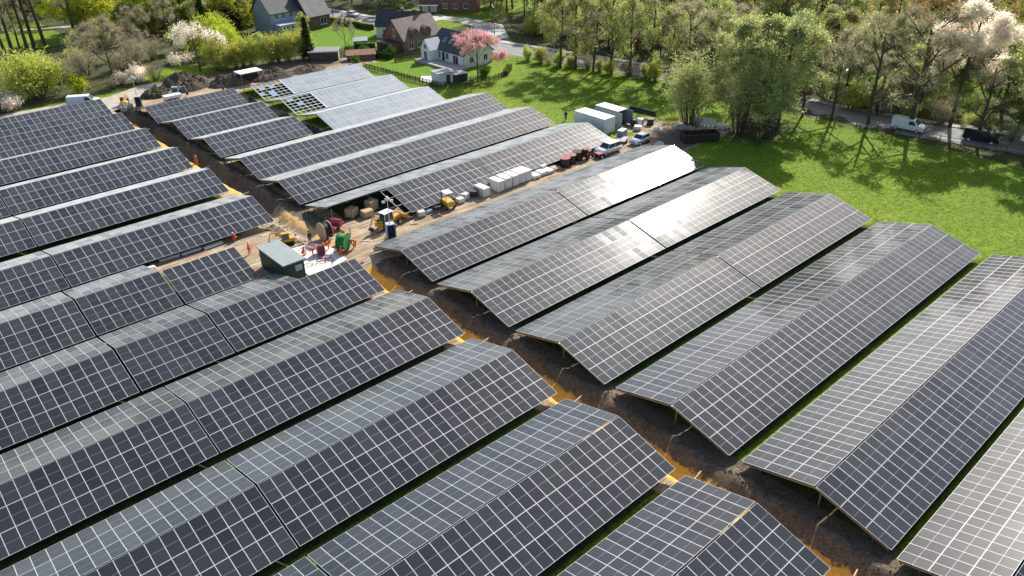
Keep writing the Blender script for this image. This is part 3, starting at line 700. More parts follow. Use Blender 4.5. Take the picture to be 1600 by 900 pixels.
for k, (u, v, h, wd_) in enumerate(((112.5, 68.8, 15.5, 1.0), (116.8, 70.5, 16, 1.0), (113.5, 64.4, 14.5, .95), (118.2, 65.2, 16.5, 1.05), (122.4, 67.4, 15, .9))):
    tree(('willow_tall', 'fresh', 'willow_tall', 'fresh', 'bud')[k], u, v, h, ('grey green willow directly behind the dark skip', 'willow right of the yellow green one, rear left of the group', 'willow at the front right of the group by the field', 'tallest willow in the middle of the group above the field', 'rearmost willow of the group touching the road')[k], 'willow group beside the skip', wd_)
    placed.append((u, v))
tree('white', 140.2, 45.8, 18.4, 'tall white blossoming cherry towering over the road at right', None, 1.02); placed.append((141.6, 45.4))
tree('pink', 103.7, 127.2, 7.8, 'pink blossoming cherry tree beside the white house', None, 1.05)
tree('bush_green', 105.2, 126.6, 2.2, 'round green bush under the pink cherry tree', None, 1.0)
tree('bush_brown', 100, 124.6, 1.6, 'low twiggy brush heap in front of the pink cherry tree', None, 1.1)
# ivy trunks and dark understorey over the road
def far_side(u, v):
    if v > 150: return u > 131 + (v-150)*.3 and not (126 < u < 160 and 150 < v < 215)
    return u > 139.5 - (1.5 if v > 60 else -max(0, (60-v))*.1)
cl = lambda u, v: far_side(u, v) and not (152 < u < 170 and 62 < v < 78) and not (150 < u < 172 and 45 < v < 56)
scatter(['ivy', 'bud', 'bud', 'fresh', 'green', 'bare'], 25, (140, 150, 20, 160), 4.2, (9, 13.5), 'in the first rank beyond the road', 'trees in the first rank beyond the road', cl, 3)
scatter(['bush_bud', 'bush_brown', 'bush_yellow'], 26, (139, 149, 20, 160), 3.0, (9, 13), 'in the undergrowth beyond the road', 'bushes beyond the road', cl, 4)
scatter(['bud', 'bud', 'fresh', 'bronze', 'bare', 'bud', 'fresh', 'ivy'], 50, (148, 185, 20, 175), 5.2, (12, 17), 'in the wood beyond the road', 'trees in the wood beyond the road', cl, 5)
scatter(['bud', 'bud', 'fresh', 'green', 'yellow', 'bare'], 62, (185, 285, 30, 190), 7.5, (11, 15), 'far back in the wood near the top edge', 'trees far back in the wood', None, 6)
for k, (u, v) in enumerate(((160, 66.5), (164, 61), (167, 56.5))): tree('bronze', u, v, (18, 17, 17)[k], 'orange brown budding tree %s' % ('left of the grey roofed far house', 'just before the grey roofed far house', 'low in front of the grey roofed far house')[k])
scatter(['bud', 'bare', 'bronze', 'green'], 26, (128, 175, 150, 225), 6, (10, 15), 'behind the brick building at the top edge', 'trees at the top middle edge', lambda u, v: u + .35*(v-150) > 146 and not (130 < u < 152 and 176 < v < 205), 8)
scatter(['bare', 'bush_bud', 'bush_brown', 'green'], 16, (122, 140, 196, 232), 5, (6, 9), 'in the gardens across the road at the top edge', 'garden trees across the road', lambda u, v: u > 126 + (v-190)*.02, 9)
scatter(['bud', 'bare', 'yellow', 'green', 'bush_yellow'], 34, (46, 92, 226, 320), 7, (9, 14), 'at the upper left behind the thicket', 'trees at the far upper left', lambda u, v: not (36 < u < 56 and 226 < v < 275) and not (60 < u < 74 and 245 < v < 300), 10)
scatter(['bare', 'green', 'bud'], 16, (76, 102, 207, 245), 5, (9, 13), 'behind the lone willow left of the large house', 'trees left of the large house', None, 11)
scatter(['bare', 'bud', 'bush_brown'], 12, (26, 42, 225, 300), 7, (9, 14), 'behind the bare poplars', 'trees behind the poplars', None, 12)
# ------------------------------------------------------------------ houses
def gable_walls(b, L, W, he, hr, m=0, t=0):
    """walls of a gabled house, ridge along x, centred on x and y"""
    x, y = L/2, W/2
    b.face([(-x, -y, 0), (x, -y, 0), (x, -y, he), (-x, -y, he)], m); b.face([(x, y, 0), (-x, y, 0), (-x, y, he), (x, y, he)], m)
    for s in (-1, 1): b.face([(s*x, -y*s*-1*-1, 0), (s*x, y*s, 0), (s*x, y*s, he), (s*x, 0, hr), (s*x, -y*s, he)], m)
def roof(b, L, W, he, hr, ov=.35, th=.18, m=0, x0=None, x1=None):
    a = -L/2-ov if x0 is None else x0; c = L/2+ov if x1 is None else x1; k = (hr-he)/(W/2); y = W/2+ov; ze = he-ov*k
    for s in (-1, 1):
        P = [(a, s*y, ze), (c, s*y, ze), (c, 0, hr), (a, 0, hr)]; Q = [(p[0], p[1], p[2]+th) for p in P]
        b.face(Q if s < 0 else Q[::-1], m); b.face(P[::-1] if s < 0 else P, m)
        for i in range(4):
            if i == 2: continue
            j = (i+1) % 4; b.face([P[i], P[j], Q[j], Q[i]], m)
    return k, ze+th
def window(parent, face, s, z, w, h, dist, frame='whitepaint', bars=1, y=None, rot=None):
    """face: '-y', '+y', '-x', '+x'; s along the wall, dist = wall distance from the centre"""
    Rz = {'-y': 0, '+x': math.pi/2, '+y': math.pi, '-x': -math.pi/2}[face]
    T = Matrix.Rotation(Rz, 4, 'Z') @ Matrix.Translation((s, -dist, z))
    b = MB(); f = .07
    for a in ((-w/2, w/2, 0, f), (-w/2, w/2, h-f, h), (-w/2, -w/2+f, f, h-f), (w/2-f, w/2, f, h-f)): b.box(a[0], a[1], -.05, .02, a[2], a[3], 0, T)
    for k in range(bars): x = -w/2 + w*(k+1)/(bars+1); b.box(x-.03, x+.03, -.045, .02, f, h-f, 0, T)
    b.box(-w/2-.08, w/2+.08, -.12, .02, -.07, 0, 0, T)
    o = b.obj('window', M[frame], parent)
    g = MB(); g.box(-w/2+f, w/2-f, -.02, -.004, f, h-f, 0, T); g.obj('pane', M['glass'], o)
def doorp(parent, face, s, w, h, dist, mat='door', z=0):
    Rz = {'-y': 0, '+x': math.pi/2, '+y': math.pi, '-x': -math.pi/2}[face]; T = Matrix.Rotation(Rz, 4, 'Z') @ Matrix.Translation((s, -dist, z))
    b = MB(); b.box(-w/2, w/2, -.05, .02, 0, h, 0, T); o = b.obj('door', M[mat], parent)
    g = MB(); g.box(w/2-.18, w/2-.06, -.1, -.05, 1, 1.05, 0, T); g.obj('handle', M['galv'], o)
def chimney(rf, x, y, z0, z1, mat='brick', s=.35):
    b = MB(); b.box(x-s, x+s, y-s, y+s, z0, z1); b.box(x-s-.06, x+s+.06, y-s-.06, y+s+.06, z1, z1+.1, 1); b.tube([(x, y, z1+.1), (x, y, z1+.45)], .12, 8, 1); b.obj('chimney', [M[mat], M['concrete']], rf)
def skylight(rf, x, yf, W, he, hr, side=-1, w=.8, h=1.1):
    k = math.atan2(hr-he, W/2); T = Matrix.Translation((x, side*yf, hr-(hr-he)*yf/(W/2)+.2)) @ Matrix.Rotation(-side*k, 4, 'X')
    b = MB(); b.box(-w/2, w/2, -h/2, h/2, 0, .07, 0, T); b.box(-w/2+.07, w/2-.07, -h/2+.07, h/2-.07, .07, .08, 1, T); b.obj('rooflight', [M['galv_l'], M['skyglass']], rf)
def gutter(root, L, W, he, ov=.35):
    for s in (-1, 1):
        b = MB(); b.tube([(-L/2-ov, s*(W/2+ov+.06), he-.25), (L/2+ov, s*(W/2+ov+.06), he-.25)], .06, 6); b.tube([(L/2-.2, s*(W/2+.06), he-.3), (L/2-.2, s*(W/2+.06), 0)], .045, 6); b.obj('gutter', M['galv'], root)

# white bungalow with the dark slate roof: ridge runs along v; its front looks at the tables (-u)
h = thing('white_house', 'white rendered bungalow with dark slate roof beside the pink cherry tree', 'house', (110.1, 140.9, 0), R(-90))
# local x -> -v, local -y -> -u
L, W, he, hr = 12.6, 8.0, 2.9, 6.2
b = MB(); gable_walls(b, L, W, he, hr); b.obj('wall', M['white'], h, recalc=True)
b = MB(); roof(b, L, W, he, hr); rf = b.obj('roof', M['slate'], h, recalc=True)
for x in (-2.6, -.4, 1.6): skylight(rf, x, 2.3, W, he, hr)
chimney(rf, 3.8, .6, 5.4, 7.2, 'white')
for s, w_, z, hh in ((-2.7, 1.1, .9, 1.5), (.2, 1.1, .9, 1.5), (3.2, 1.9, .2, 2.1)): window(h, '-y', s, z, w_, hh, W/2)
doorp(h, '-y', -1.2, .95, 2.2, W/2, z=.15)
for s in (-2, 2): window(h, '+x', s, .9, 1.2, 1.3, L/2)
window(h, '+x', 0, 3.6, 1, 1, L/2)
window(h, '-x', 0, 3.6, 1, 1, L/2)
b = MB(); T = Matrix.Translation((-4.6, -4.6, 0)) @ Matrix.Rotation(R(90), 4, 'Z')
g = MB(); gable_walls(g, 3.6, 3.4, 2.8, 4.9); g.v = [tuple(T @ Vector(p)) for p in g.v]; g.obj('porch_wall', M['white'], h, recalc=True)
g = MB(); roof(g, 3.6, 3.4, 2.8, 4.9, .12, .12); g.v = [tuple(T @ Vector(p)) for p in g.v]; g.obj('porch_roof', M['white'], h, recalc=True)
Tw = MB(); o = Tw
window(h, '-y', -4.6, .4, 1.1, 2.0, 6.42); window(h, '-y', -4.6, 2.9, .9, 1.0, 6.42)
gutter(h, L, W, he)
b = MB(); b.bbox(-6.6, 7.6, -8.2, -4.02, .0, .55, .03); b.obj('terrace', M['concrete'], h)
# brick house with two dormers
h = thing('brick_house', 'brown brick house with brown tiled roof and two rounded dormers', 'house', (110.2, 159.6, 0), R(3))
L, W, he, hr = 11.4, 8.0, 2.9, 7.0
b = MB(); gable_walls(b, L, W, he, hr); b.obj('wall', M['brick'], h, recalc=True)
b = MB(); k, _ = roof(b, L, W, he, hr, .25); rf = b.obj('roof', M['rooftile'], h, recalc=True)
chimney(rf, 2.6, .4, 6.4, 8.1, 'brickdark', .4)
for x in (-2.3, 1.5):
    g = MB(); g.prism([(-.95, 0), (.95, 0), (.95, 1.1), (.6, 1.75), (0, 2.1), (-.6, 1.75), (-.95, 1.1)], -.2, 2.9, 0, Matrix.Translation((x, -3.9, 3.0)) @ Matrix.Rotation(R(90), 4, 'X') @ Matrix.Scale(-1, 4, (0, 0, 1)))
    d = g.obj('dormer', M['brickdark'], h, recalc=True)
    c = MB(); c.prism([(-1.1, .9), (-.7, 1.85), (0, 2.25), (.7, 1.85), (1.1, .9), (1.0, .88), (.6, 1.74), (0, 2.1), (-.6, 1.74), (-1.0, .88)], -.4, 2.9, 0, Matrix.Translation((x, -3.9, 3.0)) @ Matrix.Rotation(R(90), 4, 'X') @ Matrix.Scale(-1, 4, (0, 0, 1)))
    c.obj('dormer_roof', M['rooftile'], d, recalc=True)
    window(d, '-y', x, 3.3, .9, 1.2, 3.72)
window(h, '-x', .4, 3.4, .9, 1.8, L/2); window(h, '-x', -1.4, .7, 1.3, 1.5, L/2)
for s in (-3.6, -1.0, 1.8): window(h, '-y', s, .7, 1.5, 1.5, W/2)
doorp(h, '-y', 4, 1, 2.1, W/2); gutter(h, L, W, he, .25)
g = MB(); g.box(-L/2-3.2, -L/2-.02, -2.6, 2.4, 0, 2.3); g.obj('garage_wall', M['brickdark'], h)
g = MB(); g.box(-L/2-3.4, -L/2-.02, -2.8, 2.6, 2.3, 2.5); g.obj('garage_roof', M['slate'], h); doorp(h, '-x', .2, 2.4, 2.1, L/2+3.2)
# white gabled house behind
h = thing('white_house', 'small white gabled house with dark slate roof behind the brick house', 'house', (115.2, 172.2, 0), R(-50))
L, W, he, hr = 10.5, 6.4, 3.0, 5.9
b = MB(); gable_walls(b, L, W, he, hr); b.obj('wall', M['white'], h, recalc=True)
b = MB(); roof(b, L, W, he, hr); rf = b.obj('roof', M['slate'], h, recalc=True); chimney(rf, 1.0, .3, 5.3, 6.6, 'brickdark', .3)
window(h, '-x', -.4, .8, 1.4, 1.5, L/2); window(h, '-x', 0, 3.5, .7, .9, L/2)
for s in (-3, 0, 3): window(h, '-y', s, .9, 1.1, 1.3, W/2)
gutter(h, L, W, he)
# large house at the top: brick wing with grey roof, rendered wing with dark roof and bay
h = thing('brick_house', 'large old brick and pale rendered house with steep roofs at the road bend', 'house', (104.6, 199.5, 0), R(6))
L, W, he, hr = 6.8, 9.4, 3.6, 9.2
b = MB(); gable_walls(b, L, W, he, hr); b.obj('wall', M['brickdark'], h, recalc=True)
b = MB(); roof(b, L, W, he, hr, .35); rf = b.obj('roof', M['greyroof'], h, recalc=True); chimney(rf, -1.6, .8, 8, 10.2, 'brick', .4); chimney(rf, 2.6, 0, 8.6, 10.4, 'brick', .35)
window(h, '-y', 1.2, 1, 1.9, 1.7, W/2); window(h, '-x', -1.5, 3.9, 1.4, 2.0, L/2); window(h, '-x', 1.2, 1, 1.1, 1.5, L/2)
b = MB(); b.box(-L/2-2.2, -L/2-.02, -4.2, 1.4, 2.5, 2.7); b.obj('porch_roof', M['slate'], h)
b = MB()
for y in (-4, -1.4, 1.2): b.box(-L/2-2.1, -L/2-1.95, y-.08, y+.08, 0, 2.5)
b.obj('porch_post', M['whitepaint'], h)
T = Matrix.Translation((-8.2, 2.4, 0))
g = MB(); gable_walls(g, 9.2, 8.4, 5.4, 9.6); g.v = [tuple(T @ Vector(p)) for p in g.v]; g.obj('rendered_wall', M['bluewall'], h, recalc=True)
g = MB(); roof(g, 9.2, 8.4, 5.4, 9.6, .4); g.v = [tuple(T @ Vector(p)) for p in g.v]; rf = g.obj('rendered_roof', M['slate'], h, recalc=True); chimney(rf, -8, 2.6, 9, 11, 'brick', .4)
for s in (-11, -9, -6.6): window(h, '-y', s, 3.6, 1.0, 1.4, 1.8); window(h, '-y', s, .8, 1.0, 1.7, 1.8)
g = MB(); g.bbox(-12, -6.4, -4.6, -1.82, 0, 2.5, .05); g.obj('veranda', M['bluegrey'], h)
for s in (-11.2, -9.8, -8.4, -7): window(h, '-y', s, .7, 1.1, 1.5, 4.6)
g = MB(); g.prism([(-12.3, -4.9), (-6.1, -4.9), (-6.1, -1.82), (-12.3, -1.82)], 2.5, 2.66); g.obj('veranda_roof', M['bluegrey'], h)
# brick building over the road at the top edge
h = thing('brick_building', 'long red brick building with garage doors at the top picture edge', 'building', (146, 190.5, 0), R(-46))
L, W, he, hr = 17, 9, 4.6, 7.6
b = MB(); gable_walls(b, L, W, he, hr); b.obj('wall', M['brick'], h, recalc=True)
b = MB(); roof(b, L, W, he, hr); rf = b.obj('roof', M['rooftile'], h, recalc=True); chimney(rf, 3, 0, 7.4, 8.8)
for s in (-6.8, -4.4): doorp(h, '-y', s, 1.9, 2.1, W/2, 'whitepaint')
for s in (-1, 2, 5): window(h, '-y', s, 1, 1.3, 1.4, W/2)
g = MB(); g.box(-8, -2.6, -8.2, -4.52, 2.3, 2.45); g.obj('canopy', M['greyroof'], h)
# far houses at the right
def far_house(name, label, u, v, rz, L, W, he, hr, wm, rm, nwin=3):
    h = thing(name, label, 'house', (u, v, 0), rz)
    b = MB(); gable_walls(b, L, W, he, hr); b.obj('wall', M[wm], h, recalc=True)
    b = MB(); roof(b, L, W, he, hr); rf = b.obj('roof', M[rm], h, recalc=True); chimney(rf, L*.2, .3, hr-.8, hr+1)
    for k in range(nwin):
        s = -L/2 + L*(k+.5)/nwin; window(h, '-y', s, .9, 1.4, 1.4, W/2); window(h, '-x' if k % 2 else '+x', -W/4+W*.25*k, .9, 1, 1.3, L/2)
    gutter(h, L, W, he); return h
far_house('far_house', 'grey brown roofed house among the trees left of the white cherry', 193.5, 75.5, R(-52), 16, 10, 3.4, 8, 'brickdark', 'rooftile')
far_house('far_house', 'dark roofed house half hidden right of the white cherry', 196, 52.5, R(-60), 12, 9, 3.2, 7, 'cream', 'slate')
far_house('far_house', 'long low dark roof seen over the bronze trees near the top edge', 204, 97, R(-54), 14, 9, 3, 6.6, 'brick', 'slate')
far_house('far_house', 'pale gabled house end near the top edge above the willow group', 215, 118, R(-54), 10, 9, 4, 8, 'cream', 'greyroof')
far_house('far_house', 'dark blue roofed house at the top edge above the grey roofed house', 236, 97, R(-54), 14, 9, 3.4, 7.4, 'white', 'slate')
# garden shed
s_ = thing('garden_shed', 'white garden shed with flat grey green roof on the lawn', 'shed', (95.8, 129.2, 0), R(-8))
b = MB(); b.box(-1.7, 1.7, -1.5, 1.5, 0, 2.25); b.obj('wall', M['white'], s_)
b = MB(); b.prism([(-1.95, -1.75), (1.95, -1.75), (1.95, 1.75), (-1.95, 1.75)], 2.25, 2.4); b.obj('roof', M['cabinroof'], s_)
doorp(s_, '-y', .6, .9, 1.9, 1.5, 'wood_dark')
s_ = thing('log_store', 'dark wooden lean to standing right beside the white garden shed', 'shed', (99.2, 128.0, 0), R(-8))
b = MB(); b.box(-1.4, 1.4, -1.3, 1.3, 0, 1.6); b.obj('wall', M['wood_dark'], s_); b = MB(); b.box(-1.55, 1.55, -1.45, 1.45, 1.6, 1.72); b.obj('roof', M['greyroof'], s_)
doorp(s_, '-y', 0, 1.2, 1.4, 1.3, 'door')
s_ = thing('low_shed', 'low dark shed with white edged roof below the bright lawn', 'shed', (88.8, 164.5, 0), R(-35))
b = MB(); b.box(-3.2, 3.2, -2, 2, 0, 2.1); b.obj('wall', M['wood_dark'], s_); b = MB(); b.box(-3.5, 3.5, -2.3, 2.3, 2.1, 2.22); b.box(-3.5, 3.5, -2.34, -2.303, 2.0, 2.3, 1); b.obj('roof', [M['greyroof'], M['whitepaint']], s_); doorp(s_, '+x', -.3, 1.8, 1.7, 3.2, 'whitepaint')
s_ = thing('lean_to', 'low red tiled lean to roof directly behind the palest table', 'shed', (94.5, 158.0, 0), R(-30))
b = MB(); b.box(-3.2, 3.2, -1.2, 1.2, 0, 1.3); b.obj('wall', M['brickdark'], s_)
b = MB(); b.prism([(-1.4, 1.25), (1.4, 1.9), (1.4, 2.0), (-1.4, 1.35)], -3.4, 3.4, 0, Matrix.Rotation(R(90), 4, 'Z') @ Matrix.Rotation(R(90), 4, 'X')); b.obj('roof', M['brick'], s_, recalc=True)
s_ = thing('greenhouse', 'small glass greenhouse on the lawn edge left of the brick house', 'greenhouse', (101.5, 169.3, 0), R(-30))
b = MB(); gable_walls(b, 3.4, 2.4, 1.5, 2.2); b.obj('pane', M['skyglass'], s_, recalc=True)
b = MB(); roof(b, 3.4, 2.4, 1.5, 2.2, .05, .06)
b.obj('roof', M['galv_l'], s_, recalc=True)
# white flat roof shelter over the heaps
s_ = thing('site_shelter', 'flat white roofed shelter standing above the earth heaps', 'shelter', (67.2, 158.0, 0), 0)
b = MB(); b.bbox(-2.5, 2.5, -1.6, 1.6, 2.35, 2.5, .02); b.obj('roof', M['white'], s_)
b = MB(); b.box(-2.1, 2.1, .2, 1.4, 0, 2.35); b.obj('wall', M['inside'], s_)  # near-black box paints in the shade below the roof
for x in (-2.3, 2.3):
    b = MB(); b.box(x-.06, x+.06, -1.45, -1.33, 0, 2.35); b.obj('post', M['galv'], s_)
# fences
def fence(name, label, pts, hgt, step, mat, rails=2, board=False, cat='fence'):
    t = thing(name, label, cat, (*pts[0], 0)); o = Vector(pts[0]); b = MB(); posts = []
    for a, c in zip(pts, pts[1:]):
        a = Vector(a)-o; c = Vector(c)-o; L = (c-a).length; d = (c-a)/L; ang = math.atan2(d.y, d.x); T = Matrix.Translation((*a, 0)) @ Matrix.Rotation(ang, 4, 'Z')
        if board:
            x = 0
            while x < L-.05: b.box(x, min(L, x+.11), -.012, .012, .08, hgt-.05-.22*random.random(), 0, T); x += .27 if rails == 2 else .14
        for r in range(rails): z = hgt*(.35 + .5*r/max(1, rails-1)); b.box(0, L, .014, .05, z-.03, z+.03, 0, T)
        k = max(1, round(L/step))
        for i in range(k): posts.append(a + d*L*i/k)
    b.obj('rail', M[mat], t); pm = MB(); pm.box(-.05, .05, -.05, .05, 0, hgt+.05); pm = pm.mesh('post', M[mat])
    for i, p in enumerate(posts):
        if i < 100: link('post', pm, t, (p.x, p.y, random.uniform(-.12, 0)))
fence('garden_fence', 'dark slatted garden fence along the lawn of the white bungalow', [(90.6, 151), (91.6, 141), (92.2, 133.5), (93.2, 126.4), (97.5, 123.6), (104, 122.6), (108.5, 123.6)], 1.25, 1.0, 'wood_dark', 2, True)
fence('garden_fence', 'grey wooden panel fence between the brick house and the white bungalow', [(98.6, 150.6), (104.4, 149.6), (112, 150)], 1.6, 1.8, 'wood_dark', 3, True)
fence('field_fence', 'thin post and wire fence between the field and the road', [(116.5, 133), (121, 122), (124.5, 108), (126.3, 96), (126.9, 84), (126.5, 70), (128.2, 60), (130.6, 50), (133.2, 38), (137, 22)], 1.1, 3.2, 'wood_dark', 2)
# garden hedges: one clipped hedge = one thing
def hedge(label, pts, w, h_, mat='l_green', seed=1):
    t = thing('hedge', label, 'hedge', (*pts[0], 0)); r = random.Random(seed); cb = MB(); core = MB(); o = Vector(pts[0])
    for a, c in zip(pts, pts[1:]):
        a = Vector(a)-o; c = Vector(c)-o; L = (c-a).length; d = (c-a)/L; nn = Vector((-d.y, d.x)); T = Matrix.Translation((*a, 0)) @ Matrix.Rotation(math.atan2(d.y, d.x), 4, 'Z')
        core.box(-.1, L+.1, -w/2+.15, w/2-.15, 0, h_-.15, 0, T)
        for i in range(int(L*170)):
            x = r.uniform(0, L); s = r.uniform(-w/2, w/2); z = r.uniform(.1, h_)
            if r.random() < .7:
                if r.random() < .5: z = h_ + r.gauss(0, .06)
                else: s = r.choice((-w/2, w/2)) + r.gauss(0, .05)
            p = a + d*x + nn*s; q = Vector((p.x, p.y, z)); u_ = Vector((r.uniform(-1, 1), r.uniform(-1, 1), r.uniform(-1, 1))).normalized(); v_ = u_.cross(Vector((r.uniform(-1, 1), r.uniform(-1, 1), 1))).normalized(); k = r.uniform(.06, .13)
            cb.face([q-u_*k, q+v_*k*.6, q+u_*k, q-v_*k*.6])
    core.obj('stems', M['l_dark'], t); cb.obj('leaves', M[mat], t)
hedge('clipped hedge running along the road above the bright lawn', [(111.2, 199.5), (113, 190), (113.8, 183)], 1.2, 1.5, 'l_bud', 2)
hedge('dark thick hedge in front of the brick house garage', [(98.4, 166.5), (101.5, 163.2)], 1.6, 1.8, 'l_green', 3)
hedge('low dark hedge left of the bungalow terrace', [(97.5, 158), (99.5, 153)], 1.4, 1.5, 'l_dark', 4)
hedge('straight low hedge on the far side of the field near the pink cherry', [(108.6, 124), (113, 127.5)], 1.2, 1.1, 'l_green', 5)
# ------------------------------------------------------------------ street lamps, poles
def lamp_post(label, u, v, h_, az, curved=True, group='street lamps'):
    t = thing('street_lamp', label, 'street lamp', (u, v, 0), az, group)
    b = MB(); P = [(0, 0, 0), (0, 0, h_*.8)] + ([(0, 0, h_*.9), (.35, 0, h_*.97), (1.1, 0, h_), (1.9, 0, h_+.02)] if curved else [(0, 0, h_), (.8, 0, h_+.1)])
    b.tube(P, [.1, .07] + [.05]*(len(P)-2), 7); b.obj('pole', M['galv'], t)
    x = 1.9 if curved else .8; b = MB(); b.bbox(x-.1, x+.6, -.14, .14, h_-.03, h_+.1, .03); b.obj('lamp_head', M['galv_l'], t)
lamp_post('tall curved street lamp behind the pink cherry tree', 127.6, 149.5, 8.2, R(60))
lamp_post('street lamp on the verge below the white car', 113.6, 194.5, 8.5, R(20))
lamp_post('street lamp beside the road in the gap left of the white delivery van', 129.2, 60.5, 8.5, R(20))
t = thing('telegraph_pole', 'short dark pole beside the road above the bright lawn', 'pole', (112.4, 200.5, 0)); b = MB(); b.tube([(0, 0, 0), (0, 0, 6.5)], [.12, .09], 7); b.obj('pole', M['bark'], t); b = MB(); b.box(-.6, .6, -.04, .04, 6.1, 6.2); b.obj('crossarm', M['bark'], t)

# ------------------------------------------------------------------ vehicles
def wheel(parent, x, y, r=.33, w_=.22, rim='galv_l'):
    b = MB(); b.tube([(x, y-w_/2, r), (x, y-w_/2+.03, r), (x, y+w_/2-.03, r), (x, y+w_/2, r)], [r*.9, r, r, r*.9], 16); o = b.obj('wheel', M['rubber'], parent)
    b = MB(); b.tube([(x, y-w_/2-.012, r), (x, y+w_/2+.012, r)], r*.6, 12); b.obj('rim', M[rim], o)
def car(name, label, cat, u, v, rz, prof, cab, width, paint, wx, L, group=None, boxy=False, wr=.33):
    """prof: body outline (x,z); cab: glasshouse outline (x,z) bottom-front, top-front, top-rear, bottom-rear"""
    t = thing(name, label, cat, (u, v, .03), rz, group); hw = width/2
    bm = bmesh.new()
    def loft(bm, prof, secs):
        rings = []
        for y, sc, dz in secs:
            cx = sum(p[0] for p in prof)/len(prof); rings.append([bm.verts.new((cx+(p[0]-cx)*sc, y, p[1]+dz)) for p in prof])
        for a, c in zip(rings, rings[1:]):
            for i in range(len(prof)): j = (i+1) % len(prof); bm.faces.new((a[i], a[j], c[j], c[i]))
        bm.faces.new(rings[0][::-1]); bm.faces.new(rings[-1])
    loft(bm, prof, [(-hw, .975, .02), (-hw+.10, 1, 0), (hw-.10, 1, 0), (hw, .975, .02)])
    bmesh.ops.recalc_face_normals(bm, faces=bm.faces[:]); bmesh.ops.bevel(bm, geom=[e for e in bm.edges if e.calc_face_angle(0) > .5], offset=.035, segments=2, affect='EDGES')
    me = bpy.data.meshes.new('body'); bm.to_mesh(me); bm.free(); me.materials.append(M[paint]); me.polygons.foreach_set('use_smooth', [True]*len(me.polygons)); link('body', me, t)
    (x0, z0), (x1, z1), (x2, z2), (x3, z3) = cab; wi = hw-.22; wo = hw-.06
    b = MB(); P = [(x0, -wo, z0), (x3, -wo, z3), (x3, wo, z3), (x0, wo, z0)]; Q = [(x1, -wi, z1), (x2, -wi, z2), (x2, wi, z2), (x1, wi, z1)]
    b.face([P[0], P[1], Q[1], Q[0]]); b.face([P[2], P[3], Q[3], Q[2]]); b.face([P[1], P[2], Q[2], Q[1]]); b.face([P[3], P[0], Q[0], Q[3]]); b.obj('windows', M['glass'], t, recalc=True)
    b = MB(); b.bbox(min(x1, x2)-.05, max(x1, x2)+.05, -wi-.02, wi+.02, z1-.03, z1+.04, .02)
    for (a, c), (d, e) in (((x0, z0), (x1, z1)), ((x2, z2), (x3, z3))):
        for s in (-1, 1): b.tube([(a, s*(wo), c), (d, s*(wi+.01), e)], .035, 5)
    xm = (x1+x2)/2
    for s in (-1, 1): b.tube([(xm, s*wo, z0), (xm, s*(wi+.01), z1)], .035, 5)
    b.obj('roof', M[paint], t)
    for x in wx:
        for s in (-1, 1): wheel(t, x, s*(hw-.1), wr)
    zf = .68 if not boxy else .8
    for s in (-1, 1):
        b = MB(); b.bbox(L/2-.1, L/2+.015, s*(hw-.32)-.16, s*(hw-.32)+.16, zf-.08, zf+.08, .02); b.obj('headlight', M['lamp'], t)
        b = MB(); b.bbox(-L/2-.015, -L/2+.1, s*(hw-.25)-.1, s*(hw-.25)+.1, zf, zf+.2, .02); b.obj('tail_light', M['red'], t)
        b = MB(); b.bbox(x0-.15, x0, s*(hw+.12)-.08, s*(hw+.12)+.08, z0, z0+.14, .02); b.obj('mirror', M[paint], t)
    b = MB(); b.box(L/2-.04, L/2+.01, -.5, .5, zf-.12, zf+.06); b.obj('grille', M['darkmetal'], t)
    return t
SUVP = [(-2.3, .35), (2.3, .35), (2.32, .7), (2.1, .95), (1.1, 1.05), (-2.2, 1.08), (-2.33, .8)]
CARP = [(-2.15, .28), (2.15, .28), (2.17, .6), (2.0, .78), (1.0, .9), (-1.7, .95), (-2.15, .85)]
VANP = [(-2.5, .4), (2.5, .4), (2.52, .85), (2.3, 1.1), (1.75, 1.25), (1.2, 1.3), (-2.5, 1.3)]
SUVC = [(1.15, 1.04), (.45, 1.66), (-1.75, 1.66), (-2.15, 1.06)]; CARC = [(.95, .88), (.25, 1.38), (-1.0, 1.38), (-1.75, .93)]
car('parked_car', 'silver grey estate car parked at the end of the sand lane', 'car', 89.7, 77.9, R(178), SUVP, SUVC, 1.9, 'carwhite', (-1.45, 1.45), 4.6, 'cars at the sand lane end')
car('parked_car', 'pale car parked beside the brown wet patch behind the silver estate', 'car', 97.0, 77.4, R(185), CARP, CARC, 1.8, 'silver', (-1.3, 1.3), 4.3, 'cars at the sand lane end')
car('moving_car', 'white car driving on the road at the top', 'car', 119.9, 202.5, R(-80), CARP, CARC, 1.8, 'carwhite', (-1.3, 1.3), 4.3, 'cars on the road')
car('moving_car', 'dark car partly behind the large brick house at the road', 'car', 112.6, 209.5, R(100), CARP, CARC, 1.8, 'cardark', (-1.3, 1.3), 4.3, 'cars on the road')
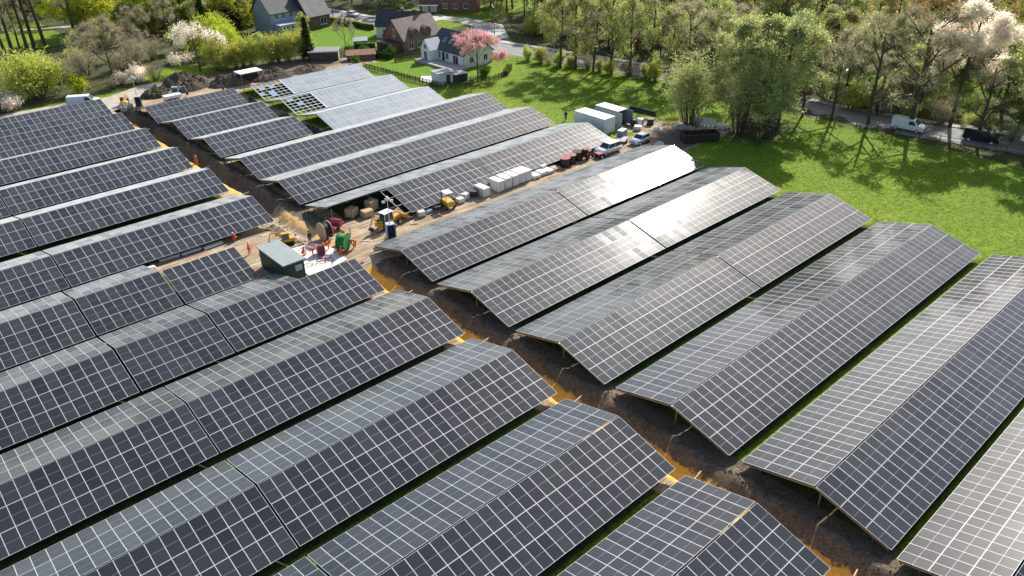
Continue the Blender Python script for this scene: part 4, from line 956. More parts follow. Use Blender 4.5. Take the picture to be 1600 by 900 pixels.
def van(label, u, v, rz, paint, L=5.2, group=None):
    prof = [(-L/2, .4), (L/2, .4), (L/2+.02, .9), (L/2-.25, 1.15), (L/2-.95, 1.3), (L/2-1.65, 2.05), (-L/2+.05, 2.1), (-L/2, 1.6)]
    t = thing('van', label, 'van', (u, v, .03), rz, group); bm = bmesh.new(); hw = .95
    r = [[bm.verts.new((p[0], y, p[1])) for p in prof] for y in (-hw, hw)]
    for i in range(len(prof)): j = (i+1) % len(prof); bm.faces.new((r[0][i], r[0][j], r[1][j], r[1][i]))
    bm.faces.new(r[0][::-1]); bm.faces.new(r[1]); bmesh.ops.recalc_face_normals(bm, faces=bm.faces[:])
    for q in bm.verts:
        if q.co.z > 1.5: q.co.y *= .9
    bmesh.ops.bevel(bm, geom=bm.edges[:], offset=.06, segments=2, affect='EDGES'); me = bpy.data.meshes.new('body'); bm.to_mesh(me); bm.free(); me.materials.append(M[paint]); link('body', me, t)
    b = MB(); a, c = (L/2-.97, 1.33), (L/2-1.62, 2.0); b.face([(a[0]+.03, -.8, a[1]), (a[0]+.03, .8, a[1]), (c[0]+.05, .72, c[1]), (c[0]+.05, -.72, c[1])]); b.obj('windscreen', M['glass'], t)
    for s in (-1, 1):
        b = MB(); b.face([(L/2-1.25, s*.965, 1.25), (L/2-2.4, s*.965, 1.25), (L/2-2.4, s*.90, 1.85), (L/2-1.7, s*.90, 1.85)][::s]); b.obj('side_window', M['glass'], t)
        b = MB(); b.bbox(L/2-.12, L/2+.01, s*.7-.15, s*.7+.15, .85, 1.05, .02); b.obj('headlight', M['lamp'], t)
        b = MB(); b.bbox(-L/2-.02, -L/2+.06, s*.85-.07, s*.85+.07, 1.0, 1.4, .02); b.obj('tail_light', M['red'], t)
        for x in (-L/2+.95, L/2-.95): wheel(t, x, s*.86, .34)
    b = MB(); b.box(L/2-.02, L/2+.03, -.6, .6, .55, .8); b.obj('bumper', M['darkmetal'], t); return t
van('white panel van parked on the verge at the upper left', 36.6, 165.4, R(-27), 'carwhite', 5.6)
van('dark van parked at the roadside under the trees at right', 136.4, 39.4, R(-80), 'cardark', 5.2)
van('white delivery van driving on the road behind the large bare tree', 133.6, 50.0, R(-82), 'carwhite', 5.2, 'cars on the road')

# ------------------------------------------------------------------ containers, skip, cabin
def container(label, u0, u1, v0, v1, h_, mat, opened=False):
    t = thing('shipping_container', label, 'container', ((u0+u1)/2, (v0+v1)/2, 0), 0, 'shipping containers'); W, L = u1-u0, v1-v0
    b = MB(); x, y = W/2, L/2; z0, z1 = .12, h_
    def corr(p0, p1, nrm, n):
        p0 = Vector(p0); p1 = Vector(p1); nrm = Vector(nrm); d = p1-p0; pts = []
        for i in range(n):
            for f, o_ in ((0, 0), (.35, 0), (.5, -.04), (.85, -.04)): pts.append(p0 + d*(i+f)/n + nrm*o_)
        pts.append(p1)
        for a, c in zip(pts, pts[1:]): b.face([(a.x, a.y, z0), (c.x, c.y, z0), (c.x, c.y, z1-.04), (a.x, a.y, z1-.04)], 0)
    corr((-x+.03, y-.05), (-x+.03, -y+.05), (-1, 0), int(L/.28)); corr((x-.03, -y+.05), (x-.03, y-.05), (1, 0), int(L/.28)); corr((x-.05, y-.03), (-x+.05, y-.03), (0, 1), 8)
    if not opened: corr((-x+.05, -y+.03), (x-.05, -y+.03), (0, -1), 8)
    for sx in (-1, 1):
        for sy in (-1, 1): b.box(sx*x-.09*(sx > 0), sx*x+.09*(sx < 0), sy*y-.09*(sy > 0), sy*y+.09*(sy < 0), 0, z1, 0)
    for z in (.06, z1-.1):
        for sx in (-1, 1): b.box(sx*x-.07*(sx > 0), sx*x+.07*(sx < 0), -y+.09, y-.09, z, z+.1, 0)
        for sy in (-1, 1): b.box(-x+.09, x-.09, sy*y-.07*(sy > 0), sy*y+.07*(sy < 0), z, z+.1, 0)
    b.obj('body', M[mat], t)
    b = MB(); b.box(-x+.05, x-.05, -y+.05, y-.05, z1-.03, z1-.001); b.obj('roof', M['steelwhite'], t)
    b = MB(); b.box(-x+.07, x-.07, -y+.2, y-.07, .1, .14); b.obj('floor', M['inside'], t)
    for s in (-1, 1):
        g = MB()
        if opened:
            g.box(-.03, .03, -1.1, 0, .16, z1-.14, 0, Matrix.Translation((s*x, -y, 0)) @ Matrix.Rotation(s*R(8), 4, 'Z'))
        else:
            g.box(min(0, s*(x-.1)), max(0, s*(x-.1)), -y-.0, -y+.02, .18, z1-.14)
            for k in (.35, .75): g.tube([(s*k*x, -y-.03, .2), (s*k*x, -y-.03, z1-.2)], .018, 5)
        g.obj('door', M[mat if not opened else 'steelgrey'], t)
    return t
container('long white shipping container beside the field', 95.3, 98.0, 83.9, 90.9, 2.75, 'steelwhite')
container('grey shipping container with open doors behind the white one', 100.2, 102.7, 85.2, 90.6, 2.75, 'steelgrey', True)
t = thing('skip', 'open dark brown steel skip under the willow trees', 'skip', (104.7, 71.3, 0), R(-32))
b = MB(); L, W, H_ = 6.0, 2.3, 1.35
for s in (-1, 1):
    b.box(-L/2, L/2, s*W/2-.04, s*W/2+.04, .15, H_)
    for k in range(9): x = -L/2+.3+k*(L-.6)/8; b.box(x-.05, x+.05, s*(W/2+.041), s*(W/2+.13), .15, H_-.1) if s > 0 else b.box(x-.05, x+.05, -(W/2+.13), -(W/2+.041), .15, H_-.1)
    b.box(s*L/2-.04, s*L/2+.04, -W/2+.045, W/2-.045, .15, H_-.002)
b.box(-L/2+.05, L/2-.05, -W/2+.05, W/2-.05, .15, .22); b.obj('body', M['rust'], t)
b = MB()
for s in (-1, 1): b.box(-L/2-.08, L/2+.08, s*W/2-.09, s*W/2+.09, H_+.002, H_+.09)
for s in (-1, 1): b.box(s*L/2-.08, s*L/2+.08, -W/2+.095, W/2-.095, H_+.002, H_+.085)
b.obj('rim', M['rust'], t)
b = MB()
for s in (-1, 1): b.tube([(s*L*.4, -.9, .1), (s*L*.4, .9, .1)], .14, 8)
b.obj('roller', M['darkmetal'], t)
b = MB(); b.prism([(-2.8, -1), (2.8, -1), (2.8, 1), (-2.8, 1)], .221, .75); b.obj('rubble', M['wood_dark'], t)

t = thing('site_cabin', 'dark green electrical cabin with flat grey roof beside the cable drums', 'cabin', (32.85, 77.65, 0), 0)
b = MB(); b.box(-1.25, 1.25, -3.1, 3.1, 0, 2.55)
for k in range(16): x = -3.0 + k*.4; b.box(1.25, 1.28, x-.03, x+.03, .05, 2.5); b.box(-1.28, -1.25, x-.03, x+.03, .05, 2.5)
b.obj('wall', M['cabin'], t)
b = MB(); b.bbox(-1.45, 1.45, -3.35, 3.35, 2.552, 2.7, .02); b.obj('roof', M['cabinroof'], t)
b = MB(); b.box(.1, .95, -3.13, -3.1, 1.35, 2.1); b.obj('sign_plate', M['bluegrey'], t)
doorp(t, '-y', -.6, .8, 2.0, 3.1, 'cabin')
patch('site_slab', [(36.3, 82.4), (39.2, 82.0), (40.2, 79.0), (40.0, 75.2), (34.6, 74.4), (34.6, 80)], .10, M['slab'], .12)

# ------------------------------------------------------------------ cable drums
def drum(label, u, v, r, w_, az, cable, flange='wood_pale', group='cable drums', lay=False):
    t = thing('cable_drum', label, 'cable drum', (u, v, r+.08 if not lay else .08), az, group)
    rot = (0, 0, 0)
    ax = Vector((1, 0, 0)) if not lay else Vector((0, 0, 1)); off = Vector((0, 0, 0)) if not lay else Vector((0, 0, w_/2))
    for s in (-1, 1):
        b = MB(); b.tube([off+ax*s*w_/2, off+ax*s*(w_/2+.09)] if s > 0 else [off-ax*(w_/2+.09), off-ax*w_/2], r, 28)
        for k in range(4): b.tube([off+ax*s*(w_/2+.0901), off+ax*s*(w_/2+.12)], r*(.18+.2*0), 8) if k == 0 else None
        b.obj('flange', M[flange], t)
    b = MB(); n = 11; pts = []; rr = []
    for i in range(n*2+1): pts.append(off + ax*(-w_/2 + w_*i/(n*2))); rr.append(r*.86 if i % 2 else r*.81)
    b.tube(pts, rr, 28); b.obj('cable', M[cable], t, True); return t
drum('large cable drum with pale wooden cheeks and black cable near the trench', 41.0, 82.0, 1.15, 1.0, R(2), 'blackcable')
drum('large cable drum wound with bright green cable beside the white sheet', 41.0, 77.6, 1.15, .9, R(-55), 'green', 'green')
drum('small cable drum with red cable standing on the white sheet', 38.4, 78.7, .68, .8, R(-20), 'redcable', 'wood_pale')
for k, (u, v) in enumerate(((80.6, 78.6), (82.2, 78.9), (84.0, 79.2))):
    drum('dark cable drum with pinkish top lying by the lane, %s of three' % ('nearest the pallets', 'middle', 'nearest the red machine')[k], u, v, .85, 1.25, 0, 'blackcable', 'redcable' if k != 2 else 'wood_dark', 'lying cable drums by the lane', True)
drum('dark red cable drum right of the open container', 102.6, 83.6, .6, .9, R(40), 'redcable', 'rust')
drum('dark cable drum lying beside the white tank', 105.4, 82.2, .7, .9, 0, 'blackcable', 'darkmetal', None, True)

# ------------------------------------------------------------------ people
def person(label, u, v, az=0, pose='stand', top='orange', hat='helmet', h_=1.78, z=0.03):
    t = thing('person', label, 'person', (u, v, z + (height(u, v) if abs(height(u, v)) > .1 else 0)), az)
    s = h_/1.78
    V, E, Rr = [], [], []
    def add(p, r, par=None):
        V.append(tuple(c*s for c in p)); Rr.append(r*s); 
        if par is not None: E.append((par, len(V)-1))
        return len(V)-1
    bend = {'stand': 0, 'bend': .9, 'kneel': .35}[pose]; hipz = .95 if pose != 'kneel' else .48
    def tp(x, y, z): # torso point, leaning forward (+x)
        return (x*math.cos(bend) + z*math.sin(bend), y, hipz + z*math.cos(bend) - x*math.sin(bend))
    pel = add(tp(0, 0, 0), .145); wa = add(tp(.01, 0, .2), .13, pel); ch = add(tp(.02, 0, .38), .16, wa); nk = add(tp(0, 0, .53), .065, ch); hb = add(tp(.02, 0, .60), .075, nk); hm = add(tp(.03, 0, .69), .105, hb); add(tp(.02, 0, .79), .07, hm); add(tp(.12, 0, .68), .03, hm)
    arms = []
    for sg in (-1, 1):
        sh = add(tp(0, sg*.19, .46), .068, ch)
        el = add(tp(.06+.1*(bend > 0), sg*(.27), .18), .047, sh)
        wr = add(tp(.25, sg*.25, .02) if bend == 0 else tp(.38, sg*.17, .12), .032, el)
        d = Vector(V[wr])/s - Vector(V[el])/s; d.normalize(); pm = add(tuple(Vector(V[wr])/s + d*.07), .034, wr)
        for k in range(4): q = Vector(V[pm])/s + d*(.075 + .012*(k in (1, 2))) + Vector((0, (k-1.5)*.021, -.012)); add(tuple(q), .010, pm)
        add(tuple(Vector(V[wr])/s + d*.06 + Vector((.02, -sg*.045, .02))), .011, pm)
        arms.append((sh, el, wr))
        hp = add(tp(0, sg*.09, -.04), .095, pel)
        if pose == 'kneel': kn = add((.30, sg*.12, .42 if sg > 0 else .1), .062, hp); an = add((.28 if sg > 0 else -.15, sg*.12, .09), .045, kn)
        elif pose == 'bend': kn = add((.05, sg*.13, .5), .062, hp); an = add((0, sg*.14, .09), .045, kn)
        else: kn = add((.03+.06*sg, sg*.11, .50), .062, hp); an = add((-.02+.10*sg, sg*.12, .09), .045, kn)
        add((V[an][0]/s+.16, V[an][1]/s, .045), .035, an)
    def skin(name, verts, edges, rad, mat, parent):
        me = bpy.data.meshes.new(name); me.from_pydata(verts, edges, []); me.materials.append(mat); o = link(name, me, parent)
        md = o.modifiers.new('skin', 'SKIN'); md.use_smooth_shade = True; lay = me.skin_vertices[0].data if len(me.skin_vertices) else None
        if lay is None: return o
        for i, r in enumerate(rad): lay[i].radius = (r, r)
        lay[0].use_root = True; sb = o.modifiers.new('sub', 'SUBSURF'); sb.levels = 1; sb.render_levels = 1; return o
    def mk(name, verts, edges, rad, mat):
        me = bpy.data.meshes.new(name); me.from_pydata(verts, edges, [])
        bm = bmesh.new(); bm.from_mesh(me); ly = bm.verts.layers.skin.verify()
        for q, r in zip(bm.verts, rad): q[ly].radius = (r, r)
        bm.verts.ensure_lookup_table(); bm.verts[0][ly].use_root = True
        bm.to_mesh(me); bm.free(); me.materials.append(mat); o = link(name, me, t); md = o.modifiers.new('skin', 'SKIN'); md.use_smooth_shade = True
        sb = o.modifiers.new('sub', 'SUBSURF'); sb.levels = 1; sb.render_levels = 1; return o
    mk('body', V, E, Rr, M['skin'])
    def sub(name, ids, grow, mat):
        mp = {a: i for i, a in enumerate(ids)}; mk(name, [V[i] for i in ids], [(mp[a], mp[c]) for a, c in E if a in mp and c in mp], [Rr[i]+grow*s for i in ids], mat)
    sub('jacket', [pel, wa, ch] + [i for a in arms for i in a], .022, M[top])
    leg = [pel] + [i for i in range(len(V)) if V[i][2] < hipz*s*.99 and i > pel and Rr[i] >= .034*s and i not in [j for a in arms for j in a] and i not in (wa, ch, nk, hb, hm) and V[i][2] < (hipz-.02)*s and abs(Rr[i]/s-.034) > .0005 and abs(Rr[i]/s-.035) > .0005]
    sub('trousers', leg, .018, M['navy' if top != 'orange' else 'orange'])
    b = MB(); c = Vector(V[hm]); up = (Vector(tp(0, 0, 1))-Vector(tp(0, 0, 0))).normalized()
    b.tube([c+up*.02*s, c+up*.05*s, c+up*.11*s, c+up*.14*s], [.125*s, .128*s, .09*s, .02*s], 12); b.obj('helmet' if hat == 'helmet' else 'hair', M['helmet' if hat == 'helmet' else 'blackcloth'], t, True)
    return t
person('person in dark clothes walking alone on the green field beside the white container', 96.4, 94.0, R(200), 'stand', 'blackcloth', 'hair', 1.8)
person('worker in orange standing at the left end of the green cabin', 32.0, 84.8, R(-40), 'stand')
person('worker in orange kneeling on the left of the white sheet', 36.6, 79.9, R(-30), 'kneel')
person('worker in orange bending over beside the kneeling one on the white sheet', 37.5, 79.0, R(160), 'bend')
person('person in dark clothes standing on the white sheet near the black cable drum', 38.9, 82.3, R(-60), 'stand', 'blackcloth', 'hair')
person('worker in orange leaning on the left side of the green drum', 39.7, 79.2, R(-20), 'bend')
person('worker in orange standing between the large cable drums', 42.3, 80.0, R(200), 'stand')
person('worker in orange bending at the right side of the green drum', 42.4, 77.3, R(190), 'bend')
person('worker in orange kneeling in front of the green drum', 39.9, 76.6, R(30), 'kneel')
person('worker in orange kneeling at the end of the steel beam stack', 32.4, 89.6, R(190), 'kneel')
person('worker in orange standing in the upper trench holding a measuring staff', 39.9, 119.8, R(180), 'stand')
t = thing('measuring_staff', 'thin pale staff beside the worker in the upper trench', 'staff', (39.55, 119.6, -1.0)); b = MB(); b.box(-.03, .03, -.02, .02, 0, 2.6); b.obj('staff', M['wood_pale'], t)
person('person in pink top standing behind the upper short tables', 59.8, 154.4, R(200), 'stand', 'redcable', 'hair')
# ------------------------------------------------------------------ machines
t = thing('wheel_loader', 'yellow backhoe loader with raised bucket on the sand lane by the stored frames', 'loader', (48.9, 79.6, .03), R(8), None, .76)
b = MB(); b.bbox(-1.9, 1.6, -.55, .55, .75, 1.45, .08); b.bbox(.9, 2.5, -.45, .45, .9, 1.6, .1); b.box(-2.2, -1.9, -.95, .95, .5, 1.3); b.obj('chassis', M['yellow'], t)
b = MB(); b.prism([(-1.3, 1.45), (.7, 1.45), (.55, 2.75), (-1.15, 2.75)], -.68, .68, 0, Matrix.Rotation(R(90), 4, 'X')); b.obj('cab_glass', M['glass'], t, recalc=True)
b = MB(); b.bbox(-1.35, .75, -.8, .8, 2.75, 2.88, .03)
for x0, x1 in ((-1.3, -1.15), (.7, .55)):
    for y in (-.7, .7): b.tube([(x0, y, 1.45), (x1, y, 2.76)], .05, 6)
b.obj('cab_roof', M['steelwhite'], t)
for x, r in ((-1.25, .78), (1.75, .52)):
    for s in (-1, 1): wheel(t, x, s*.92, r, .42, 'yellow')
for s in (-1, 1):
    b = MB(); b.tube([(.9, s*.62, 1.5), (2.3, s*.62, 1.75), (3.3, s*.62, 1.1)], .09, 6); b.obj('loader_arm', M['yellow'], t)
b = MB(); b.prism([(3.2, 1.35), (3.35, .55), (4.35, .45), (4.4, .52), (3.55, .72), (3.4, 1.4)], -1.2, 1.2, 0, Matrix.Rotation(R(90), 4, 'X'))
for s in (-1, 1): b.prism([(3.25, 1.3), (3.36, .58), (4.3, .5), (3.6, 1.1)], s*1.17-.03, s*1.17+.03, 0, Matrix.Rotation(R(90), 4, 'X'))
b.obj('bucket', M['yellowdirty'], t, recalc=True)
b = MB(); b.tube([(-2.1, 0, 1.0), (-3.0, .1, 2.7), (-3.1, .1, 3.0)], [.16, .13, .1], 6); b.obj('boom', M['yellow'], t)
b = MB(); b.tube([(-3.1, .1, 3.0), (-3.9, .15, 1.1)], [.12, .08], 6); b.obj('dipper', M['yellow'], t)
b = MB(); b.prism([(-4.1, 1.15), (-3.6, 1.1), (-3.5, .6), (-3.9, .45), (-4.2, .7)], -.3, .4, 0, Matrix.Rotation(R(90), 4, 'X')); b.obj('digging_bucket', M['darkmetal'], t, recalc=True)

def excavator(label, u, v, rz, sc, paint='yellow', cabc='yellow'):
    t = thing('excavator', label, 'excavator', (u, v, .02), rz, None, sc)
    for s in (-1, 1):
        b = MB(); b.prism([(-1.5, .25), (-1.25, .02), (1.25, .02), (1.5, .25), (1.5, .45), (1.25, .62), (-1.25, .62), (-1.5, .45)], s*.85-.22, s*.85+.22, 0, Matrix.Rotation(R(90), 4, 'X')); b.obj('track', M['rubber'], t, recalc=True)
    b = MB(); b.box(-.7, .7, -.62, .62, .3, .7); b.bbox(-1.6, .5, -.95, .95, .72, 1.45, .1); b.obj('body', M[paint], t)
    b = MB(); b.bbox(-.5, .95, .1, .95, 1.46, 2.6, .06); b.obj('cab', M['glass'], t); b = MB(); b.bbox(-.55, 1.0, .05, 1.0, 2.6, 2.72, .03)
    for x in (-.48, .93):
        for y in (.12, .93): b.tube([(x, y, 1.45), (x, y, 2.62)], .045, 5)
    b.obj('cab_frame', M[cabc], t)
    b = MB(); b.tube([(.6, -.3, 1.1), (1.6, -.3, 2.7), (2.9, -.3, 2.9)], [.17, .16, .11], 6); b.obj('boom', M[paint], t)
    b = MB(); b.tube([(2.9, -.3, 2.9), (3.4, -.3, 1.2)], [.12, .08], 6); b.obj('dipper', M[paint], t)
    b = MB(); b.prism([(3.2, 1.2), (3.6, 1.15), (3.5, .5), (3.0, .35), (2.9, .8)], -.05, .6, 0, Matrix.Rotation(R(90), 4, 'X')); b.obj('digging_bucket', M['darkmetal'], t, recalc=True); return t
excavator('small yellow excavator between the green cabin and the trench', 36.7, 84.2, R(165), .62)
excavator('pale blue cabbed excavator with yellow arm in front of the earth heaps', 51.6, 158.6, R(-25), .72, 'bluegrey', 'bluegrey')
excavator('yellow small digger by the concrete rings at the top of the trench', 42.4, 160.2, R(60), .62, 'yellowdirty', 'yellowdirty')
# telehandler / small yellow loader in the lane
t = thing('forklift', 'small yellow and white forklift parked along the table edge left of the pallets', 'forklift', (58.2, 79.0, .03), R(80))
b = MB(); b.bbox(-1.1, .9, -.6, .6, .4, 1.15, .08); b.obj('body', M['yellowdirty'], t)
b = MB()
for x in (-.7, .7):
    for y in (-.5, .5): b.tube([(x, y, 1.1), (x*.8, y*.9, 2.2)], .04, 5)
b.obj('cage', M['darkmetal'], t); b = MB(); b.bbox(-.75, .75, -.6, .6, 2.2, 2.3, .03); b.obj('roof', M['wrap'], t)
for x, r in ((-.75, .36), (.65, .42)):
    for s in (-1, 1): wheel(t, x, s*.6, r, .26, 'yellow')
b = MB()
for s in (-.35, .35): b.box(1.0, 1.08, s-.05, s+.05, .1, 2.4); b.box(1.1, 2.1, s-.06, s+.06, .1, .16)
b.box(1.08, 1.12, -.5, .5, .5, .6); b.obj('mast', M['darkmetal'], t)
# red machines near the silver car
t = thing('tractor', 'small dark red tractor with black wheels beside the silver estate car', 'tractor', (85.3, 78.6, .03), R(10), None, .8)
b = MB(); b.bbox(.1, 1.7, -.35, .35, .7, 1.35, .08); b.bbox(-.9, .2, -.5, .5, .6, 1.15, .08); b.obj('body', M['red'], t)
b = MB(); b.bbox(-.85, .15, -.48, .48, 1.16, 2.0, .06); b.obj('cab', M['glass'], t); b = MB(); b.bbox(-.95, .25, -.58, .58, 2.0, 2.12, .03); b.obj('roof', M['red'], t)
for s in (-1, 1): wheel(t, -.5, s*.75, .62, .36, 'red'); wheel(t, 1.35, s*.62, .36, .24, 'red')
t = thing('trailer', 'low red trailer with drawbar between the tractor and the silver estate car', 'trailer', (87.0, 77.4, .03), R(-8))
b = MB(); b.bbox(-.6, .6, -.6, .6, .45, .8, .04); b.tube([(.6, 0, .55), (1.6, 0, .4)], .05, 6); b.obj('body', M['red'], t)
for s in (-1, 1): wheel(t, 0, s*.66, .3, .18)
t = thing('cable_winch', 'red cable winch frame on the sand behind the black cable drum', 'winch', (43.4, 83.6, .03), R(30))
b = MB(); b.bbox(-1.2, 1.2, -.6, .6, .25, .7, .06); b.obj('body', M['red'], t); b = MB(); b.tube([(.3, -.7, .95), (.3, .7, .95)], .42, 14); b.obj('spool', M['redcable'], t); b = MB(); b.tube([(-1.2, 0, .4), (-2.4, 0, .3)], .05, 6); b.obj('drawbar', M['darkmetal'], t)
for s in (-1, 1): wheel(t, -.2, s*.72, .33, .2)
t = thing('cable_stand', 'red steel drum stand holding the green cable drum', 'stand', (41.0, 77.6, .03), R(-55))
for s in (-1, 1):
    b = MB(); b.tube([(s*.85, -1.1, 0), (s*.85, 0, 1.5), (s*.85, 1.1, 0)], .07, 5); b.tube([(s*.85, -1.1, .05), (s*.85, 1.1, .05)], .06, 5); b.obj('leg', M['red'], t)
b = MB(); b.tube([(-.95, 0, 1.4), (.95, 0, 1.4)], .05, 8); b.obj('axle', M['galv'], t)
b = MB(); r = random.Random(5)
for k in range(7):
    x, y = r.uniform(-1.5, 1.5), r.uniform(-.8, .8); pts = [(x + .55*math.cos(a*.7+k)*(.5+.1*a), y + .45*math.sin(a*.7+k)*(.5+.1*a), .12+.02*k) for a in range(10)]; b.tube(pts, .035, 5)
o = b.obj('cable_coil', M['redcable']); o.location = (37.2, 77.0, .02); tag(o, 'loose dark red cable coils lying on the white sheet', 'cable')

def tower(label, u, v, az, h_=5.6):
    t = thing('camera_tower', label, 'camera tower', (u, v, .03), az, 'mobile camera towers')
    b = MB(); b.bbox(-.55, .55, -.5, .5, .15, 2.2, .04); b.obj('cabinet', M['bluegrey'], t)
    for s in (-1, 1):
        b = MB(); b.box(.56, .62, -.45, .45, .3, 2.1) if s > 0 else b.box(-.45, .45, -.58, -.505, .3, 2.1); b.obj('solar_sheet', M['pvblack'], t)
    b = MB(); b.tube([(0, 0, 2.2), (0, 0, h_)], [.07, .04], 6); b.obj('mast', M['galv_l'], t)
    b = MB(); b.bbox(-.28, .28, -.2, .2, h_, h_+.3, .05)
    for s in (-1, 1): b.bbox(s*.5-.2, s*.5+.2, -.12, .12, h_-.28, h_+.02, .04)
    b.tube([(0, 0, h_+.3), (0, 0, h_+.55)], .12, 8); b.obj('camera_head', M['steelwhite'], t)
    for a in (.8, 2.4, 3.9, 5.5):
        b = MB(); b.box(0, 1.0, -.05, .05, .05, .13, 0, Matrix.Rotation(a, 4, 'Z')); b.obj('foot', M['darkmetal'], t)
    return t
tower('pale blue camera tower with dark solar sheet and mast beside the yellow loader', 47.0, 76.2, R(-20), 5.3)
tower('camera tower with white camera head at the top of the trench', 43.9, 156.6, R(-20), 5.6)
# ------------------------------------------------------------------ stored material
def pallet(label, u, v, w_, l_, h_, mat, az=0, group=None, cat='pallet'):
    t = thing('pallet_stack', label, cat, (u, v, .03), az, group)
    b = MB()
    for k in (-1, 0, 1): b.box(k*(w_/2-.08)-.06, k*(w_/2-.08)+.06, -l_/2, l_/2, 0, .1)
    for k in range(7): y = -l_/2+.05+k*(l_-.1)/6; b.box(-w_/2, w_/2, y-.05, y+.05, .101, .13)
    b.obj('pallet', M['wood_pale'], t)
    b = MB(); b.bbox(-w_/2+.03, w_/2-.03, -l_/2+.03, l_/2-.03, .131, h_, .02); b.obj('load', M[mat], t)
    b = MB()
    for k in (-.3, .3):
        y = l_*k
        for q in ((-w_/2+.015, -w_/2+.028), (w_/2-.028, w_/2-.015)): b.box(*q, y-.02, y+.02, .14, h_)
        b.box(-w_/2+.03, w_/2-.03, y-.02, y+.02, h_+.001, h_+.012)
    b.obj('strap', M['darkmetal'], t); return t
PG = 'white wrapped panel pallets along the lane'
for k, (u, v) in enumerate(((64.3, 78.9), (67.0, 78.9), (68.5, 79.0), (69.9, 79.0), (71.3, 79.1), (72.5, 79.1))):
    pallet('tall white wrapped panel stack, %s of six along the lane' % ('separate leftmost one', 'second from left', 'third from left', 'fourth from left', 'fifth from left', 'rightmost')[k], u, v, 1.25, 2.3, 1.65 if k else 1.35, 'wrap', R(3*math.sin(k*3)), PG)
GG = 'low grey pallets along the lane'
for k, (u, v, h_) in enumerate(((74.2, 78.7, .55), (75.6, 78.9, .6), (77.0, 78.8, .5), (76.9, 80.3, .9), (78.5, 79.0, .4))):
    pallet('low grey metal pallet right of the white stacks, %s' % ('first', 'second', 'third', 'taller one behind', 'last flat one')[k], u, v, 1.2, 2.0, h_, 'galv_l' if k != 4 else 'wood_pale', R(4*k-6), GG)
for k, (u, v, h_, m) in enumerate(((60.4, 79.2, .7, 'wrap'), (61.6, 79.6, .9, 'wrap'), (62.9, 79.3, 1.0, 'darkmetal'))):
    pallet(('small pale pallet right of the forklift, nearer one', 'pink white wrapped pallet right of the forklift', 'dark crate directly left of the white stacks')[k], u, v, 1.1, 1.3, h_, m, R(20*k), None)
for k, (u, v, h_, m) in enumerate(((53.9, 79.3, .75, 'wrap'), (55.2, 79.6, .45, 'bluegrey'), (56.5, 79.2, .6, 'wood_dark'))):
    pallet(('small white crate at the table edge right of the loader', 'grey blue flat crate right of the small white crate', 'brown crate left of the forklift')[k], u, v, 1.0, 1.2, h_, m, R(-15+20*k), None)
for k, (u, v, h_, m) in enumerate(((48.6, 84.2, .9, 'wood_pale'), (50.2, 85.6, 1.4, 'wood_pale'), (47.2, 85.8, 1.1, 'wood_pale'), (51.4, 82.4, .5, 'wood_dark'))):
    pallet(('low wooden crate stored under the open table frame', 'tall wooden crate stored under the open table frame', 'left wooden crate stored under the open table frame', 'flat dark crate at the edge of the open table frame')[k], u, v, 1.5, 1.3, h_, m, R(12*k), 'crates under the open frame')
o = MB(); o.bbox(-.8, .8, -.6, .6, 0, .06, .01, 0, Matrix.Rotation(R(58), 4, 'X')); o = o.obj('plywood_sheet', M['wood_pale']); o.location = (51.2, 80.9, .7); o.rotation_euler.z = R(20); tag(o, 'pale plywood sheet leaning under the table edge by the loader', 'board')
for k, (u, v) in enumerate(((24.3, 90.5), (26.9, 90.3), (29.6, 90.0))):
    t = thing('steel_beam_stack', 'bundle of galvanised steel beams on the sand, %s of the three' % ('left end', 'middle', 'nearest the kneeling worker')[k], 'steel beams', (u, v, .03), R((-3, 2, 4)[k]), 'steel beam bundles')
    for s in (-1, 1): b = MB(); b.box(s*.8-.05, s*.8+.05, -.45, .45, 0, .1); b.obj('batten', M['wood_pale'], t)
    bm_ = MB(); bm_.box(-1.2, 1.2, -.035, .035, 0, .07); bm_ = bm_.mesh('beam', M['galv_l'])
    for r_ in range(3):
        for c_ in range(7-r_): link('beam', bm_, t, (random.uniform(-.1, .1), -.36+c_*.115+.05*r_, .102+.075*r_))
o = MB(); o.bbox(-.5, .5, -.4, .4, 0, .5, .15); o = o.obj('wrapped_bundle', M['wrap']); o.location = (21.6, 89.0, .03); tag(o, 'small white wrapped bundle where the beam row meets the short tables', 'bundle')
# tank, discs, generator
t = thing('water_tank', 'white plastic water tank in a cage by the wet patch', 'tank', (103.6, 83.0, .03), R(20)); b = MB(); b.bbox(-.55, .55, -.5, .5, .15, 1.25, .12); b.tube([(0, 0, 1.24), (0, 0, 1.34)], .15, 10); b.obj('tank', M['steelwhite'], t)
b = MB()
for x in (-.57, -.19, .19, .57):
    for y in (-.52, .52): b.box(x-.02, x+.02, y-.02, y+.02, .12, 1.25)
for z in (.4, .8, 1.2):
    for y in (-.545, .545): b.box(-.6, .6, y-.015, y+.015, z, z+.03)
b.obj('cage', M['galv'], t); b = MB(); b.box(-.6, .6, -.55, .55, 0, .12); b.obj('pallet', M['wood_pale'], t)
pallet('low pale stack of round sheets between the tank and the parked car', 101.6, 81.8, 1.3, 1.3, .7, 'wrap', R(30))
t = thing('generator', 'dark generator box on skids behind the silver estate car', 'generator', (96.4, 80.9, .03), R(15)); b = MB(); b.bbox(-.9, .9, -.55, .55, .2, 1.4, .06); b.obj('housing', M['steelgrey'], t); b = MB(); b.bbox(-.85, .85, -.5, .5, 1.401, 1.5, .02); b.tube([(.5, .2, 1.5), (.5, .2, 1.8)], .06, 8); b.obj('lid', M['steelwhite'], t)
for s in (-1, 1): b = MB(); b.box(-1, 1, s*.45-.06, s*.45+.06, .0, .2); b.obj('skid', M['darkmetal'], t)
